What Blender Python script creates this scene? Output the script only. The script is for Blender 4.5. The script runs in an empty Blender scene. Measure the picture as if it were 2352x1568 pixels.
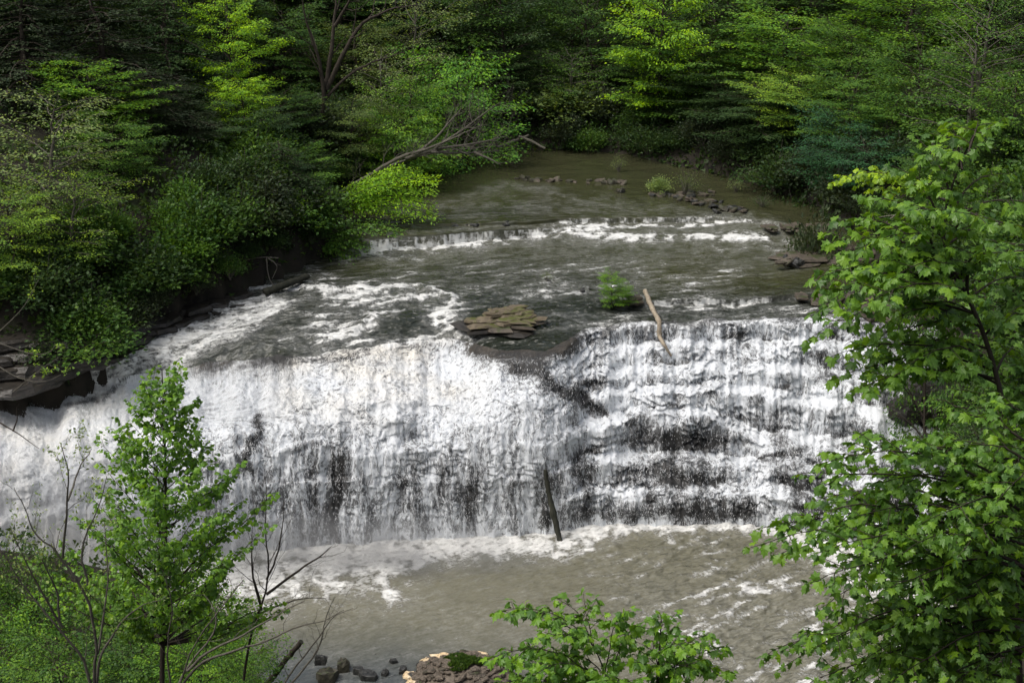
import bpy, math, random
import numpy as np

# ------------------------------------------------------------------ camera, sky, sun, exposure
S = bpy.context.scene
COL = S.collection
PITCH = math.radians(19.0)
FPX = 3231.0            # focal length in units of the 2352 px wide picture
CAMZ = 22.5
cam_data = bpy.data.cameras.new('camera')
cam = bpy.data.objects.new('camera', cam_data)
COL.objects.link(cam)
cam.location = (0, 0, CAMZ)
cam.rotation_euler = (math.pi / 2 - PITCH, 0, 0)
cam_data.sensor_width = 36.0
cam_data.lens = 36.0 * FPX / 2352.0
cam_data.clip_start = 0.2
cam_data.clip_end = 900.0
S.camera = cam

SUN_EL, SUN_AZ = math.radians(60), math.radians(-118)   # azimuth measured from +Y towards +X
world = bpy.data.worlds.new('World')
S.world = world
world.use_nodes = True
nt = world.node_tree
bg = nt.nodes['Background']
sky = nt.nodes.new('ShaderNodeTexSky')
sky.sky_type = 'NISHITA'
sky.sun_disc = False
sky.sun_elevation = SUN_EL
sky.sun_rotation = SUN_AZ
sky.air_density = 1.0
sky.dust_density = 6.0
sky.ozone_density = 0.6
hs = nt.nodes.new('ShaderNodeHueSaturation')
hs.inputs['Saturation'].default_value = 0.55
nt.links.new(sky.outputs[0], hs.inputs['Color'])
nt.links.new(hs.outputs[0], bg.inputs['Color'])
bg.inputs['Strength'].default_value = 0.12
sun_d = bpy.data.lights.new('sun', 'SUN')
sun_d.energy = 1.25
sun_d.angle = math.radians(28)
sun_d.color = (1.0, 0.965, 0.90)
sun = bpy.data.objects.new('sun', sun_d)
COL.objects.link(sun)
from mathutils import Vector
sdir = Vector((math.sin(SUN_AZ) * math.cos(SUN_EL), math.cos(SUN_AZ) * math.cos(SUN_EL), math.sin(SUN_EL)))
sun.rotation_euler = sdir.to_track_quat('Z', 'Y').to_euler()
S.view_settings.view_transform = 'Standard'
S.view_settings.look = 'None'
S.view_settings.exposure = 0.35
S.view_settings.gamma = 1.0
S.view_settings.use_curve_mapping = False
S.render.engine = 'CYCLES'
S.cycles.use_denoising = True
S.cycles.max_bounces = 6
S.cycles.diffuse_bounces = 3
S.cycles.glossy_bounces = 2
S.cycles.transmission_bounces = 3
S.cycles.transparent_max_bounces = 6
S.cycles.caustics_reflective = False
S.cycles.caustics_refractive = False

# ------------------------------------------------------------------ measuring helpers
CP, SP = math.cos(PITCH), math.sin(PITCH)

def ray(px, py):
    u = (np.asarray(px, float) - 1176.0) / FPX
    v = (np.asarray(py, float) - 784.0) / FPX
    return u + 0 * v, CP - v * SP + 0 * u, -SP - v * CP + 0 * u

def at_z(px, py, z):
    dx, dy, dz = ray(px, py)
    k = (z - CAMZ) / dz
    return dx * k, dy * k, CAMZ + dz * k

def at_y(px, py, Y):
    dx, dy, dz = ray(px, py)
    k = Y / dy
    return dx * k, dy * k, CAMZ + dz * k

def W(px, py, Y):
    a = at_y(px, py, Y)
    return np.array([float(a[0]), float(a[1]), float(a[2])])

# ------------------------------------------------------------------ noise
_rs = np.random.RandomState(7)
_PERM = _rs.permutation(256).astype(np.int64)
_PERM = np.concatenate([_PERM, _PERM, _PERM])
_VAL = _rs.rand(256) * 2 - 1

def vnoise(x, y, z=None):
    x = np.asarray(x, float); y = np.asarray(y, float)
    z = np.zeros_like(x) if z is None else np.asarray(z, float)
    xi = np.floor(x); yi = np.floor(y); zi = np.floor(z)
    fx, fy, fz = x - xi, y - yi, z - zi
    xi = xi.astype(np.int64) & 255; yi = yi.astype(np.int64) & 255; zi = zi.astype(np.int64) & 255
    ux = fx * fx * (3 - 2 * fx); uy = fy * fy * (3 - 2 * fy); uz = fz * fz * (3 - 2 * fz)
    def h(a, b, c):
        return _VAL[_PERM[_PERM[_PERM[a & 255] + (b & 255)] + (c & 255)]]
    r = 0
    for dz_, wz in ((0, 1 - uz), (1, uz)):
        if dz_ == 1 and not np.any(fz):
            continue
        a = h(xi, yi, zi + dz_) * (1 - ux) + h(xi + 1, yi, zi + dz_) * ux
        b = h(xi, yi + 1, zi + dz_) * (1 - ux) + h(xi + 1, yi + 1, zi + dz_) * ux
        r = r + wz * (a * (1 - uy) + b * uy)
    return r

def fbm(x, y, z=None, oct=4, gain=0.5):
    s = 0; a = 1.0; t = 0
    for i in range(oct):
        s = s + a * vnoise(x * 2 ** i + 17.3 * i, y * 2 ** i - 9.1 * i, None if z is None else z * 2 ** i)
        t += a; a *= gain
    return s / t

def ss(a, b, x):
    t = np.clip((x - a) / (b - a), 0, 1)
    return t * t * (3 - 2 * t)

# ------------------------------------------------------------------ mesh helpers
def mesh_np(name, V, F, mats=(), attrs=None, smooth=False):
    """F: array (n,k) or list of such arrays. attrs: {name: per-vertex float array or (n,3)}"""
    V = np.ascontiguousarray(V, dtype=np.float32)
    Fs = F if isinstance(F, list) else [F]
    Fs = [np.asarray(f, dtype=np.int32) for f in Fs if len(f)]
    me = bpy.data.meshes.new(name)
    me.vertices.add(len(V))
    me.vertices.foreach_set('co', V.ravel())
    nl = sum(f.size for f in Fs); npol = sum(len(f) for f in Fs)
    me.loops.add(nl)
    me.loops.foreach_set('vertex_index', np.concatenate([f.ravel() for f in Fs]))
    me.polygons.add(npol)
    starts = []; off = 0
    for f in Fs:
        starts.append(np.arange(len(f), dtype=np.int32) * f.shape[1] + off); off += f.size
    me.polygons.foreach_set('loop_start', np.concatenate(starts))
    try:
        me.polygons.foreach_set('loop_total', np.concatenate([np.full(len(f), f.shape[1], np.int32) for f in Fs]))
    except Exception:
        pass
    me.polygons.foreach_set('use_smooth', np.full(npol, bool(smooth)))
    for k, a in (attrs or {}).items():
        a = np.ascontiguousarray(a, dtype=np.float32)
        if a.ndim == 1:
            at = me.attributes.new(k, 'FLOAT', 'POINT'); at.data.foreach_set('value', a)
        else:
            at = me.attributes.new(k, 'FLOAT_VECTOR', 'POINT'); at.data.foreach_set('vector', a.ravel())
    for m in mats:
        me.materials.append(m)
    me.update(calc_edges=True)
    return me

def obj(name, me, parent=None, **props):
    o = bpy.data.objects.new(name, me)
    COL.objects.link(o)
    if parent is not None:
        o.parent = parent
    for k, v in props.items():
        o[k] = v
    return o

def grid_faces(nr, nc):
    i = np.arange(nr - 1)[:, None] * nc + np.arange(nc - 1)[None, :]
    i = i.ravel()
    return np.stack([i, i + nc, i + nc + 1, i + 1], 1)

def seg_dist(px, py, pts):
    """distance from points to a polyline"""
    d = np.full(np.shape(px), 1e9)
    for (ax, ay), (bx, by) in zip(pts[:-1], pts[1:]):
        vx, vy = bx - ax, by - ay
        L = vx * vx + vy * vy + 1e-9
        t = np.clip(((px - ax) * vx + (py - ay) * vy) / L, 0, 1)
        d = np.minimum(d, np.hypot(px - ax - t * vx, py - ay - t * vy))
    return d

def inside(px, py, poly):
    c = np.zeros(np.shape(px), bool)
    n = len(poly)
    for i in range(n):
        x1, y1 = poly[i]; x2, y2 = poly[(i + 1) % n]
        cond = ((y1 > py) != (y2 > py))
        xs = (x2 - x1) * (py - y1) / ((y2 - y1) if y2 != y1 else 1e-9) + x1
        c ^= cond & (px < xs)
    return c

# ------------------------------------------------------------------ node helpers
class NT:
    def __init__(s, name):
        s.m = bpy.data.materials.new(name); s.m.use_nodes = True
        s.t = s.m.node_tree; s.t.nodes.clear()
        s.out = s.n('ShaderNodeOutputMaterial')
    def n(s, ty, **kw):
        nd = s.t.nodes.new(ty)
        for k, v in kw.items():
            setattr(nd, k, v)
        return nd
    def l(s, a, b):
        s.t.links.new(a, b)
    def put(s, sock, v):
        if hasattr(v, 'is_output'):
            s.l(v, sock)
        else:
            sock.default_value = v
    def math(s, op, a, b=0.0, c=None, clamp=False):
        nd = s.n('ShaderNodeMath', operation=op, use_clamp=clamp)
        s.put(nd.inputs[0], a); s.put(nd.inputs[1], b)
        if c is not None: s.put(nd.inputs[2], c)
        return nd.outputs[0]
    def attr(s, name, out='Fac'):
        return s.n('ShaderNodeAttribute', attribute_name=name).outputs[out]
    def noise(s, vec, scale, detail=3.0, rough=0.55, out='Fac'):
        nd = s.n('ShaderNodeTexNoise'); s.put(nd.inputs['Vector'], vec)
        nd.inputs['Scale'].default_value = scale; nd.inputs['Detail'].default_value = detail
        nd.inputs['Roughness'].default_value = rough
        return nd.outputs[out]
    def mapr(s, v, a, b, c=0.0, d=1.0, smooth=False):
        nd = s.n('ShaderNodeMapRange')
        if smooth: nd.interpolation_type = 'SMOOTHSTEP'
        s.put(nd.inputs[0], v)
        for i, q in enumerate((a, b, c, d)):
            s.put(nd.inputs[i + 1], q)
        return nd.outputs[0]
    def mix(s, f, a, b):
        nd = s.n('ShaderNodeMix', data_type='RGBA')
        s.put(nd.inputs[0], f)
        s.put(nd.inputs[6], a if hasattr(a, 'is_output') else (*a, 1.0))
        s.put(nd.inputs[7], b if hasattr(b, 'is_output') else (*b, 1.0))
        return nd.outputs[2]
    def mixf(s, f, a, b):
        nd = s.n('ShaderNodeMix', data_type='FLOAT')
        s.put(nd.inputs[0], f); s.put(nd.inputs[2], a); s.put(nd.inputs[3], b)
        return nd.outputs[0]
    def scalev(s, vec, sc):
        nd = s.n('ShaderNodeVectorMath', operation='MULTIPLY')
        s.put(nd.inputs[0], vec); nd.inputs[1].default_value = sc
        return nd.outputs[0]
    def bump(s, h, strength=0.5, dist=0.05, normal=None):
        nd = s.n('ShaderNodeBump')
        s.put(nd.inputs['Height'], h); nd.inputs['Strength'].default_value = strength
        nd.inputs['Distance'].default_value = dist
        if normal is not None: s.l(normal, nd.inputs['Normal'])
        return nd.outputs[0]
    def principled(s, color, rough=0.6, normal=None, ior=1.45, spec=None):
        nd = s.n('ShaderNodeBsdfPrincipled')
        s.put(nd.inputs['Base Color'], color if hasattr(color, 'is_output') else (*color, 1.0))
        s.put(nd.inputs['Roughness'], rough)
        s.put(nd.inputs['IOR'], ior)
        if spec is not None: s.put(nd.inputs['Specular IOR Level'], spec)
        if normal is not None: s.l(normal, nd.inputs['Normal'])
        s.l(nd.outputs[0], s.out.inputs['Surface'])
        return nd
    def pos(s):
        return s.n('ShaderNodeNewGeometry').outputs['Position']
    def objco(s):
        return s.n('ShaderNodeTexCoord').outputs['Object']

# ------------------------------------------------------------------ materials
def make_falls_mat():
    s = NT('falling_water')
    foam = s.attr('foam'); flow = s.attr('flow', 'Vector'); silt = s.attr('silt')
    p = s.pos()
    def ridge(v, k):
        return s.math('SUBTRACT', 1.0, s.math('MULTIPLY', s.math('ABSOLUTE', s.math('SUBTRACT', v, 0.5)), k), clamp=True)
    wv = s.n('ShaderNodeVectorMath', operation='ADD'); s.l(flow, wv.inputs[0])
    s.l(s.scalev(s.noise(p, 3.0, 2.0, 0.5, 'Color'), (0.28, 0.28, 0.0)), wv.inputs[1])
    fw = wv.outputs[0]
    r1 = ridge(s.noise(s.scalev(fw, (1.0, 0.50, 1)), 4.2, 3.5, 0.62), 6.0)
    r2 = ridge(s.noise(s.scalev(fw, (1.0, 0.62, 1)), 9.0, 3.0, 0.6), 6.0)
    n3 = s.noise(p, 4.0, 4.0, 0.65)
    n3 = s.math('ADD', s.math('MULTIPLY', s.math('SUBTRACT', n3, 0.5), 2.2), 0.5)
    n = s.math('ADD', s.math('ADD', s.math('MULTIPLY', r1, 0.40), s.math('MULTIPLY', r2, 0.34)), s.math('MULTIPLY', n3, 0.26))
    th = s.mapr(foam, 0.0, 1.0, 0.95, 0.0)
    f = s.mapr(n, th, s.math('ADD', th, 0.34), 0.0, 1.0)
    f = s.math('MULTIPLY', f, s.mapr(foam, 0.0, 0.12, 0.0, 1.0), clamp=True)
    f = s.math('MAXIMUM', f, s.mapr(foam, 0.25, 1.0, 0.0, 0.50))
    nr = s.noise(p, 1.3, 4.0, 0.6)
    rock = s.mix(nr, (0.018, 0.020, 0.022), (0.060, 0.058, 0.055))
    brown = s.attr('brown')
    rock = s.mix(s.math('MULTIPLY', brown, s.mapr(nr, 0.3, 0.7), clamp=True), rock, (0.085, 0.068, 0.048))
    ns = s.noise(p, 0.35, 3.0, 0.5)
    white = s.mix(s.math('MULTIPLY', silt, s.mapr(ns, 0.35, 0.7), clamp=True), (0.70, 0.73, 0.76), (0.72, 0.675, 0.58))
    c = s.mix(f, rock, white)
    rough = s.mixf(f, 0.28, 0.75)
    h = s.math('ADD', s.math('MULTIPLY', f, 0.6), s.math('MULTIPLY', n, 1.0))
    b = s.bump(h, 0.6, 0.05)
    s.principled(c, rough, b, 1.33)
    return s.m

def make_river_mat(name, deep, olive, foamcol, bscale, bdist=0.5):
    s = NT(name)
    foam = s.attr('foam'); tone = s.attr('tone'); calm = s.attr('calm')
    p = s.pos()
    flow = s.attr('flow', 'Vector')
    n1 = s.noise(s.scalev(flow, (1.0, 2.2, 1)), 2.6, 7.0, 0.72)
    n2 = s.noise(p, 8.0, 4.0, 0.7)
    n = s.math('ADD', s.math('MULTIPLY', n1, 0.6), s.math('MULTIPLY', n2, 0.4))
    n = s.math('ADD', s.math('MULTIPLY', s.math('SUBTRACT', n, 0.5), 2.0), 0.5)
    th = s.mapr(foam, 0.0, 1.0, 1.0, 0.0)
    f = s.mapr(n, th, s.math('ADD', th, 0.38), 0.0, 1.0)
    f = s.math('MULTIPLY', f, s.mapr(foam, 0.0, 0.18, 0.0, 1.0), clamp=True)
    aer = s.math('MULTIPLY', s.mapr(foam, 0.05, 0.55, 0.0, 0.30), s.mapr(n, 0.2, 0.75), clamp=True)  # grey of sky reflected on ripples, painted into the water colour
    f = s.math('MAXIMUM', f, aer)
    nl = s.noise(p, 0.25, 3.0, 0.5)
    body = s.mix(s.math('ADD', tone, s.math('MULTIPLY', s.math('SUBTRACT', nl, 0.5), 0.5), clamp=True), deep, olive)
    nf = s.noise(p, 2.2, 4.0, 0.65)
    fc = s.mix(s.mapr(nf, 0.35, 0.65), tuple(q * 0.72 for q in foamcol), foamcol)
    c = s.mix(f, body, fc)
    rough = s.mixf(f, 0.07, 0.7)
    w1 = s.noise(s.scalev(flow, (1.0, 2.1, 1)), bscale, 1.5, 0.45)
    w2 = s.noise(s.scalev(flow, (1.0, 1.7, 1)), bscale * 2.6, 1.5, 0.45)
    h = s.math('ADD', w1, s.math('MULTIPLY', w2, 0.30))
    h = s.math('MULTIPLY', h, calm)
    h = s.math('ADD', h, s.math('MULTIPLY', f, 0.12))
    b = s.bump(h, 1.0, bdist)
    s.principled(c, rough, b, 1.38)
    return s.m

def make_rock_mat(name, c1, c2, moss=None, wet=0.5, scale=1.0, layered=True):
    s = NT(name)
    p = s.objco()
    n1 = s.noise(p, 2.2 * scale, 5.0, 0.65)
    n2 = s.noise(s.scalev(p, (1, 1, 6.0 if layered else 1.0)), 2.5 * scale, 4.0, 0.6)
    c = s.mix(s.mapr(n1, 0.3, 0.7), c1, c2)
    c = s.mix(s.mapr(n2, 0.42, 0.34), c, tuple(q * 0.35 for q in c1))
    if moss:
        g = s.n('ShaderNodeNewGeometry')
        sep = s.n('ShaderNodeSeparateXYZ'); s.l(g.outputs['Normal'], sep.inputs[0])
        n3 = s.noise(p, 1.1 * scale, 3.0, 0.6)
        mf = s.math('MULTIPLY', s.mapr(sep.outputs[2], 0.3, 0.9), s.mapr(n3, 0.50, 0.60), clamp=True)
        c = s.mix(mf, c, moss)
    b = s.bump(s.math('ADD', n1, n2), 0.8, 0.05)
    s.principled(c, wet, b)
    return s.m

def make_leaf_mat(name, trans=0.35, gloss=0.25, hue=0.25):
    s = NT(name)
    oi = s.n('ShaderNodeObjectInfo')
    tint = s.attr('tint')
    base = oi.outputs['Color']
    hsv = s.n('ShaderNodeHueSaturation')
    s.l(base, hsv.inputs['Color'])
    s.put(hsv.inputs['Hue'], s.mapr(tint, 0.0, 1.0, 0.5 - 0.035 * hue * 4, 0.5 + 0.02 * hue * 4))
    s.put(hsv.inputs['Saturation'], s.mapr(tint, 0.0, 1.0, 1.05, 0.88))
    s.put(hsv.inputs['Value'], s.mapr(tint, 0.0, 1.0, 1.55, 0.55))
    c = hsv.outputs[0]
    d = s.n('ShaderNodeBsdfPrincipled'); s.l(c, d.inputs['Base Color'])
    d.inputs['Roughness'].default_value = 0.42
    d.inputs['Specular IOR Level'].default_value = gloss
    t = s.n('ShaderNodeBsdfTranslucent')
    tc = s.mix(1.0, c, c); mm = s.n('ShaderNodeMix', data_type='RGBA', blend_type='MULTIPLY')
    mm.inputs[0].default_value = 1.0; s.l(c, mm.inputs[6]); mm.inputs[7].default_value = (1.5, 1.35, 0.5, 1)
    s.l(mm.outputs[2], t.inputs['Color'])
    mx = s.n('ShaderNodeMixShader'); mx.inputs[0].default_value = trans
    s.l(d.outputs[0], mx.inputs[1]); s.l(t.outputs[0], mx.inputs[2])
    s.l(mx.outputs[0], s.out.inputs['Surface'])
    return s.m

def make_bark_mat(name, c1, c2, scale=8.0):
    s = NT(name)
    p = s.objco()
    n = s.noise(s.scalev(p, (1, 1, 0.25)), scale, 4.0, 0.65)
    c = s.mix(s.mapr(n, 0.3, 0.7), c1, c2)
    s.principled(c, 0.85, s.bump(n, 0.7, 0.03), spec=0.2)
    return s.m

def make_spray():
    s = NT('falling_drops')
    d = s.n('ShaderNodeBsdfDiffuse'); d.inputs['Color'].default_value = (0.84, 0.86, 0.88, 1)
    t = s.n('ShaderNodeBsdfTranslucent'); t.inputs['Color'].default_value = (0.84, 0.86, 0.88, 1)
    mx = s.n('ShaderNodeMixShader'); mx.inputs[0].default_value = 0.4
    s.l(d.outputs[0], mx.inputs[1]); s.l(t.outputs[0], mx.inputs[2]); s.l(mx.outputs[0], s.out.inputs['Surface'])
    return s.m

M = {}
M['falls'] = make_falls_mat()
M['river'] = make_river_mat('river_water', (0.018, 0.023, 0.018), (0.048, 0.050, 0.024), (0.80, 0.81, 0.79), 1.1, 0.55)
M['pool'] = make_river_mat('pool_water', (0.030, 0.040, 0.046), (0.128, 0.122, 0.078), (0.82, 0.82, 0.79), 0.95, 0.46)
M['ledge'] = make_rock_mat('ledge_rock', (0.085, 0.070, 0.046), (0.190, 0.152, 0.100), (0.075, 0.085, 0.018), 0.7)
M['wetrock'] = make_rock_mat('wet_rock', (0.018, 0.017, 0.015), (0.052, 0.045, 0.037), None, 0.35)
M['bankrock'] = make_rock_mat('bank_rock', (0.055, 0.046, 0.036), (0.125, 0.102, 0.078), (0.045, 0.055, 0.02), 0.7)
M['stone'] = make_rock_mat('stone', (0.075, 0.060, 0.045), (0.19, 0.155, 0.12), None, 0.6, 2.0, False)
M['darkstone'] = make_rock_mat('dark_stone', (0.02, 0.021, 0.021), (0.05, 0.05, 0.046), None, 0.3, 2.0, False)
M['mossstone'] = make_rock_mat('moss_stone', (0.03, 0.028, 0.02), (0.06, 0.055, 0.035), (0.035, 0.05, 0.012), 0.6, 2.0, False)
M['scum'] = make_rock_mat('dry_foam', (0.58, 0.40, 0.20), (0.78, 0.68, 0.50), None, 0.9, 1.5, False)
M['soil'] = make_rock_mat('forest_floor', (0.014, 0.012, 0.009), (0.036, 0.029, 0.020), (0.022, 0.030, 0.010), 0.9, 0.4, False)
M['spray'] = make_spray()
M['leaf'] = make_leaf_mat('foliage')
M['maple'] = make_leaf_mat('maple_leaf', 0.40, 0.45, 0.18)
M['bark'] = make_bark_mat('bark', (0.030, 0.025, 0.020), (0.075, 0.062, 0.050))
M['palebark'] = make_bark_mat('pale_bark', (0.17, 0.15, 0.125), (0.30, 0.27, 0.23))
M['twig'] = make_bark_mat('twig_bark', (0.070, 0.064, 0.052), (0.150, 0.140, 0.115), 14.0)
M['drift'] = make_bark_mat('driftwood', (0.20, 0.165, 0.12), (0.42, 0.36, 0.28), 7.0)
M['wetwood'] = make_bark_mat('wet_wood', (0.022, 0.024, 0.018), (0.055, 0.055, 0.042), 7.0)
# ------------------------------------------------------------------ the water: one lofted bed from far river to the foot of the falls
def tab(cols, vals, x):
    return np.interp(x, cols, vals)

DPX = 2.8
PXC = np.arange(-300, 2300 + DPX, DPX)
NC = len(PXC)
c15 = [-300, 0, 300, 500, 700, 850, 1000, 1150, 1300, 1450, 1600, 1750, 1850, 2000, 2300]
rows = []   # (py, z) per column
def R(pys, zs):
    rows.append((tab(c15, pys, PXC), tab(c15, zs, PXC)))
nz = lambda f, s: fbm(PXC / f + s * 31.7, PXC * 0 + s * 5.3, oct=4)
fz = fbm(PXC / 42.0, PXC * 0 + 1.7, oct=5)
R([345] * 15, [1.25] * 15)
R([520, 520, 520, 520, 520, 516, 516, 512, 502, 499, 497, 505, 520, 545, 570], [1.1] * 12 + [1.0, .9, .8])
R([524, 524, 524, 524, 524, 521, 521, 518, 513, 512, 510, 512, 524, 549, 574], [1.04] * 6 + [1.0, .95, .80, .75, .75, .93, .97, .87, .77])
R([560, 560, 560, 556, 552, 549, 536, 525, 517, 522, 522, 524, 535, 556, 580], [.0, .0, .5, .85, .93, .93, .93, .90, .76, .68, .66, .72, .75, .7, .6])
R([700, 700, 700, 640, 600, 582, 564, 548, 537, 545, 546, 549, 558, 575, 596], [-.6, -.6, -.1, .05, .18, .20, .20, .25, .33, .36, .36, .38, .45, .5, .5])
R([860, 850, 760, 690, 648, 645, 645, 640, 640, 640, 640, 635, 632, 630, 640], [-1.3, -1.25, -.6, -.15, .06, .10, .10, .12, .14, .16, .17, .18, .2, .2, .2])
R([890, 880, 815, 765, 735, 728, 722, 722, 716, 697, 690, 681, 673, 668, 670], [-1.9, -1.75, -1.05, -.60, -.30, -.20, -.12, -.02, .05, .08, .1, .1, .1, .1, .1])
R([899, 889, 824, 774, 743, 736, 730, 729, 724, 706, 701, 693, 686, 682, 684], [-2.0, -1.85, -1.15, -.70, -.38, -.27, -.19, -.10, -.04, -.14, -.20, -.23, -.27, -.3, -.3])
rows = [(a.copy(), b.copy()) for a, b in rows]
for k in (1, 2):
    rows[k][0][:] += 2.2 * fz
for k in (3, 4):
    rows[k][0][:] += 3.0 * nz(60, 3)
rows[6][0][:] += 3.0 * nz(50, 5); rows[7][0][:] += 3.0 * nz(50, 5)

cf = [-300, 0, 300, 500, 700, 900, 1100, 1250, 1350, 1450, 1600, 1750, 1900, 2050, 2300]
lipy = tab([-300, 0, 300, 500, 700, 820, 900, 1000, 1060, 1150, 1250] + cf[8:], [925, 905, 880, 858, 846, 826, 808, 790, 796, 834, 838, 762, 752, 746, 743, 740, 745, 760], PXC) + 10 * nz(60, 11) + (1.5 + 3.5 * ss(1250, 1350, PXC)) * nz(14, 12)
lipz = tab(cf, [-2.8, -2.6, -2.2, -1.8, -1.45, -1.2, -1.0, -.7, -.35, -.33, -.32, -.32, -.35, -.4, -.5], PXC)
basey = tab(cf, [1340, 1330, 1305, 1285, 1264, 1249, 1240, 1234, 1217, 1211, 1211, 1210, 1240, 1295, 1340], PXC) + 4 * nz(70, 14)
POOLZ = -8.0
SB = {  # py of the back of each tread
 -300: ([945, 985, 1040, 1110, 1190, 1260], [.3, .25, .2, .1, .1, .05]),
 0:    ([935, 975, 1030, 1100, 1180, 1260], [.3, .25, .2, .1, .1, .05]),
 300:  ([905, 945, 1000, 1070, 1150, 1230], [.32, .25, .2, .1, .08, .05]),
 500:  ([880, 918, 970, 1035, 1115, 1200], [.35, .25, .2, .1, .05, .05]),
 700:  ([858, 898, 948, 1010, 1100, 1185], [.35, .26, .2, .11, .05, .03]),
 900:  ([836, 882, 935, 1000, 1090, 1180], [.35, .26, .2, .12, .05, .02]),
 1100: ([858, 895, 945, 1010, 1090, 1175], [.33, .26, .2, .12, .06, .03]),
 1250: ([870, 905, 950, 1015, 1085, 1165], [.28, .26, .2, .14, .07, .05]),
 1350: ([800, 850, 900, 960, 1045, 1112], [.16, .16, .18, .2, .18, .12]),
 1450: ([790, 840, 885, 930, 1042, 1112], [.15, .15, .15, .15, .22, .18]),
 1600: ([786, 836, 882, 932, 1040, 1110], [.15, .15, .15, .13, .23, .19]),
 1750: ([782, 830, 885, 990, 1045, 1106], [.15, .15, .15, .23, .14, .18]),
 1900: ([778, 845, 915, 995, 1060, 1132], [.15, .16, .16, .22, .15, .16]),
 2050: ([785, 865, 945, 1025, 1105, 1195], [.16, .16, .17, .17, .17, .17]),
 2300: ([800, 880, 960, 1040, 1120, 1210], [.16, .16, .17, .17, .17, .17])}
ks = sorted(SB)
SBY = [np.interp(PXC, ks, [SB[k][0][i] for k in ks]) for i in range(6)]
SBW = [np.interp(PXC, ks, [SB[k][1][i] for k in ks]) for i in range(6)]
amp = [9, 12, 14, 12, 8, 8]
for i in range(6):
    left = ss(1300, 1150, PXC)
    SBY[i] = SBY[i] + amp[i] * (1 + 1.2 * left) * nz(55 + 9 * i, 20 + i) + (1.5 + 9.5 * (1 - left)) * nz(20, 40 + i)
    SBW[i] = SBW[i] * (1 + 0.5 * nz(60, 60 + i))
wsum = sum(SBW)
SBW = [w / wsum for w in SBW]
tandep = lambda py: -ray(0, py)[2] / ray(0, py)[1]
YH = (CAMZ - lipz) / tandep(lipy)
YB = (CAMZ - POOLZ + 0.15) / tandep(basey)
run = YH - YB

keyY, keyZ, keytag = [], [], []
for a, z in rows:
    keyY.append((CAMZ - z) / tandep(a)); keyZ.append(z.copy()); keytag.append('river')
keyY.append(YH); keyZ.append(lipz); keytag.append('lip')
Y = YH.copy(); z = lipz.copy()
for i in range(6):
    zn = CAMZ - Y * tandep(SBY[i])
    zn = np.minimum(zn, z - 0.08)
    keyY.append(Y.copy() - 0.10); keyZ.append(zn + 0.05); keytag.append('riser')
    Y = Y - SBW[i] * run
    keyY.append(Y.copy()); keyZ.append(zn - 0.06); keytag.append('tread')
    z = zn - 0.06
keyY.append(Y - 0.05); keyZ.append(np.full(NC, POOLZ - 0.15)); keytag.append('riser')
for k in range(1, len(keyY)):
    keyY[k] = np.minimum(keyY[k], keyY[k - 1] - 0.01)

segn = [110, 5, 12, 12, 66, 26, 7, 40]          # river segments
segn += [16, 12, 20, 12, 22, 12, 26, 12, 32, 10, 32, 10, 36]
YY, ZZ, RK = [], [], []
riser = []   # progress down the last free riser 0..1, and tread flag
for k in range(len(keyY) - 1):
    n = segn[k]
    for j in range(n):
        t = j / n
        if k == 0:
            # even steps in picture height rather than in distance
            a = 1 / keyY[0] * (1 - t) + 1 / keyY[1] * t
            YY.append(1 / a); ZZ.append(keyZ[0] * (1 - t) + keyZ[1] * t)
        elif keytag[k + 1] == 'riser':
            tt = t
            YY.append(keyY[k] * (1 - t ** 2) + keyY[k + 1] * t ** 2); ZZ.append(keyZ[k] * (1 - t) + keyZ[k + 1] * t)
        else:
            YY.append(keyY[k] * (1 - t) + keyY[k + 1] * t); ZZ.append(keyZ[k] * (1 - t) + keyZ[k + 1] * t)
        RK.append(k + t)
        riser.append(t if keytag[k + 1] == 'riser' else -1.0)
YY.append(keyY[-1]); ZZ.append(keyZ[-1]); RK.append(len(keyY) - 1.0); riser.append(1.0)
YY = np.array(YY); ZZ = np.array(ZZ); RK = np.array(RK); riser = np.array(riser)
NR = len(RK)
NRIV = sum(segn[:8])      # row index of the lip
# round the corners of the steps
def rsmooth(A, r0, r1, n=1):
    for _ in range(n):
        B = A.copy()
        B[r0:r1] = 0.25 * A[r0 - 1:r1 - 1] + 0.5 * A[r0:r1] + 0.25 * A[r0 + 1:r1 + 1]
        A = B
    return A
YY = rsmooth(YY, NRIV - 25, NR - 1, 5); ZZ = rsmooth(ZZ, NRIV - 25, NR - 1, 5)
Ya, Za = rsmooth(YY, NRIV - 36, NRIV + 60, 260), rsmooth(ZZ, NRIV - 36, NRIV + 60, 260)
lm = ss(1330, 1180, np.broadcast_to(PXC[None, :], YY.shape))
YY = YY * (1 - lm) + Ya * lm; ZZ = ZZ * (1 - lm) + Za * lm
# let the steps come and go along the face
def heavy(A, n):
    B = A.copy(); r0 = NRIV - 6
    k = np.ones(2 * n + 1) / (2 * n + 1)
    P = np.pad(A[r0:], ((n, n), (0, 0)), mode='edge')
    c = np.cumsum(np.vstack([np.zeros((1, P.shape[1])), P]), axis=0)
    B[r0:] = (c[2 * n + 1:] - c[:-(2 * n + 1)]) / (2 * n + 1)
    return B
YS, ZS = heavy(heavy(YY, 17), 17), heavy(heavy(ZZ, 17), 17)
pxn = np.broadcast_to(PXC[None, :], YY.shape)
rn = np.arange(NR)[:, None]
wstep = 0.55 + 1.9 * fbm(pxn / 62 + rn / 40.0, rn / 24.0 - pxn / 300, oct=3)
wstep = np.clip(wstep - 0.42 * ss(1330, 1180, pxn) + 0.28 * ss(1330, 1450, pxn), 0.0, 1)
edge = ss(NR - 3, NR - 22, rn) * ss(NRIV, NRIV + 14, rn)
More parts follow.
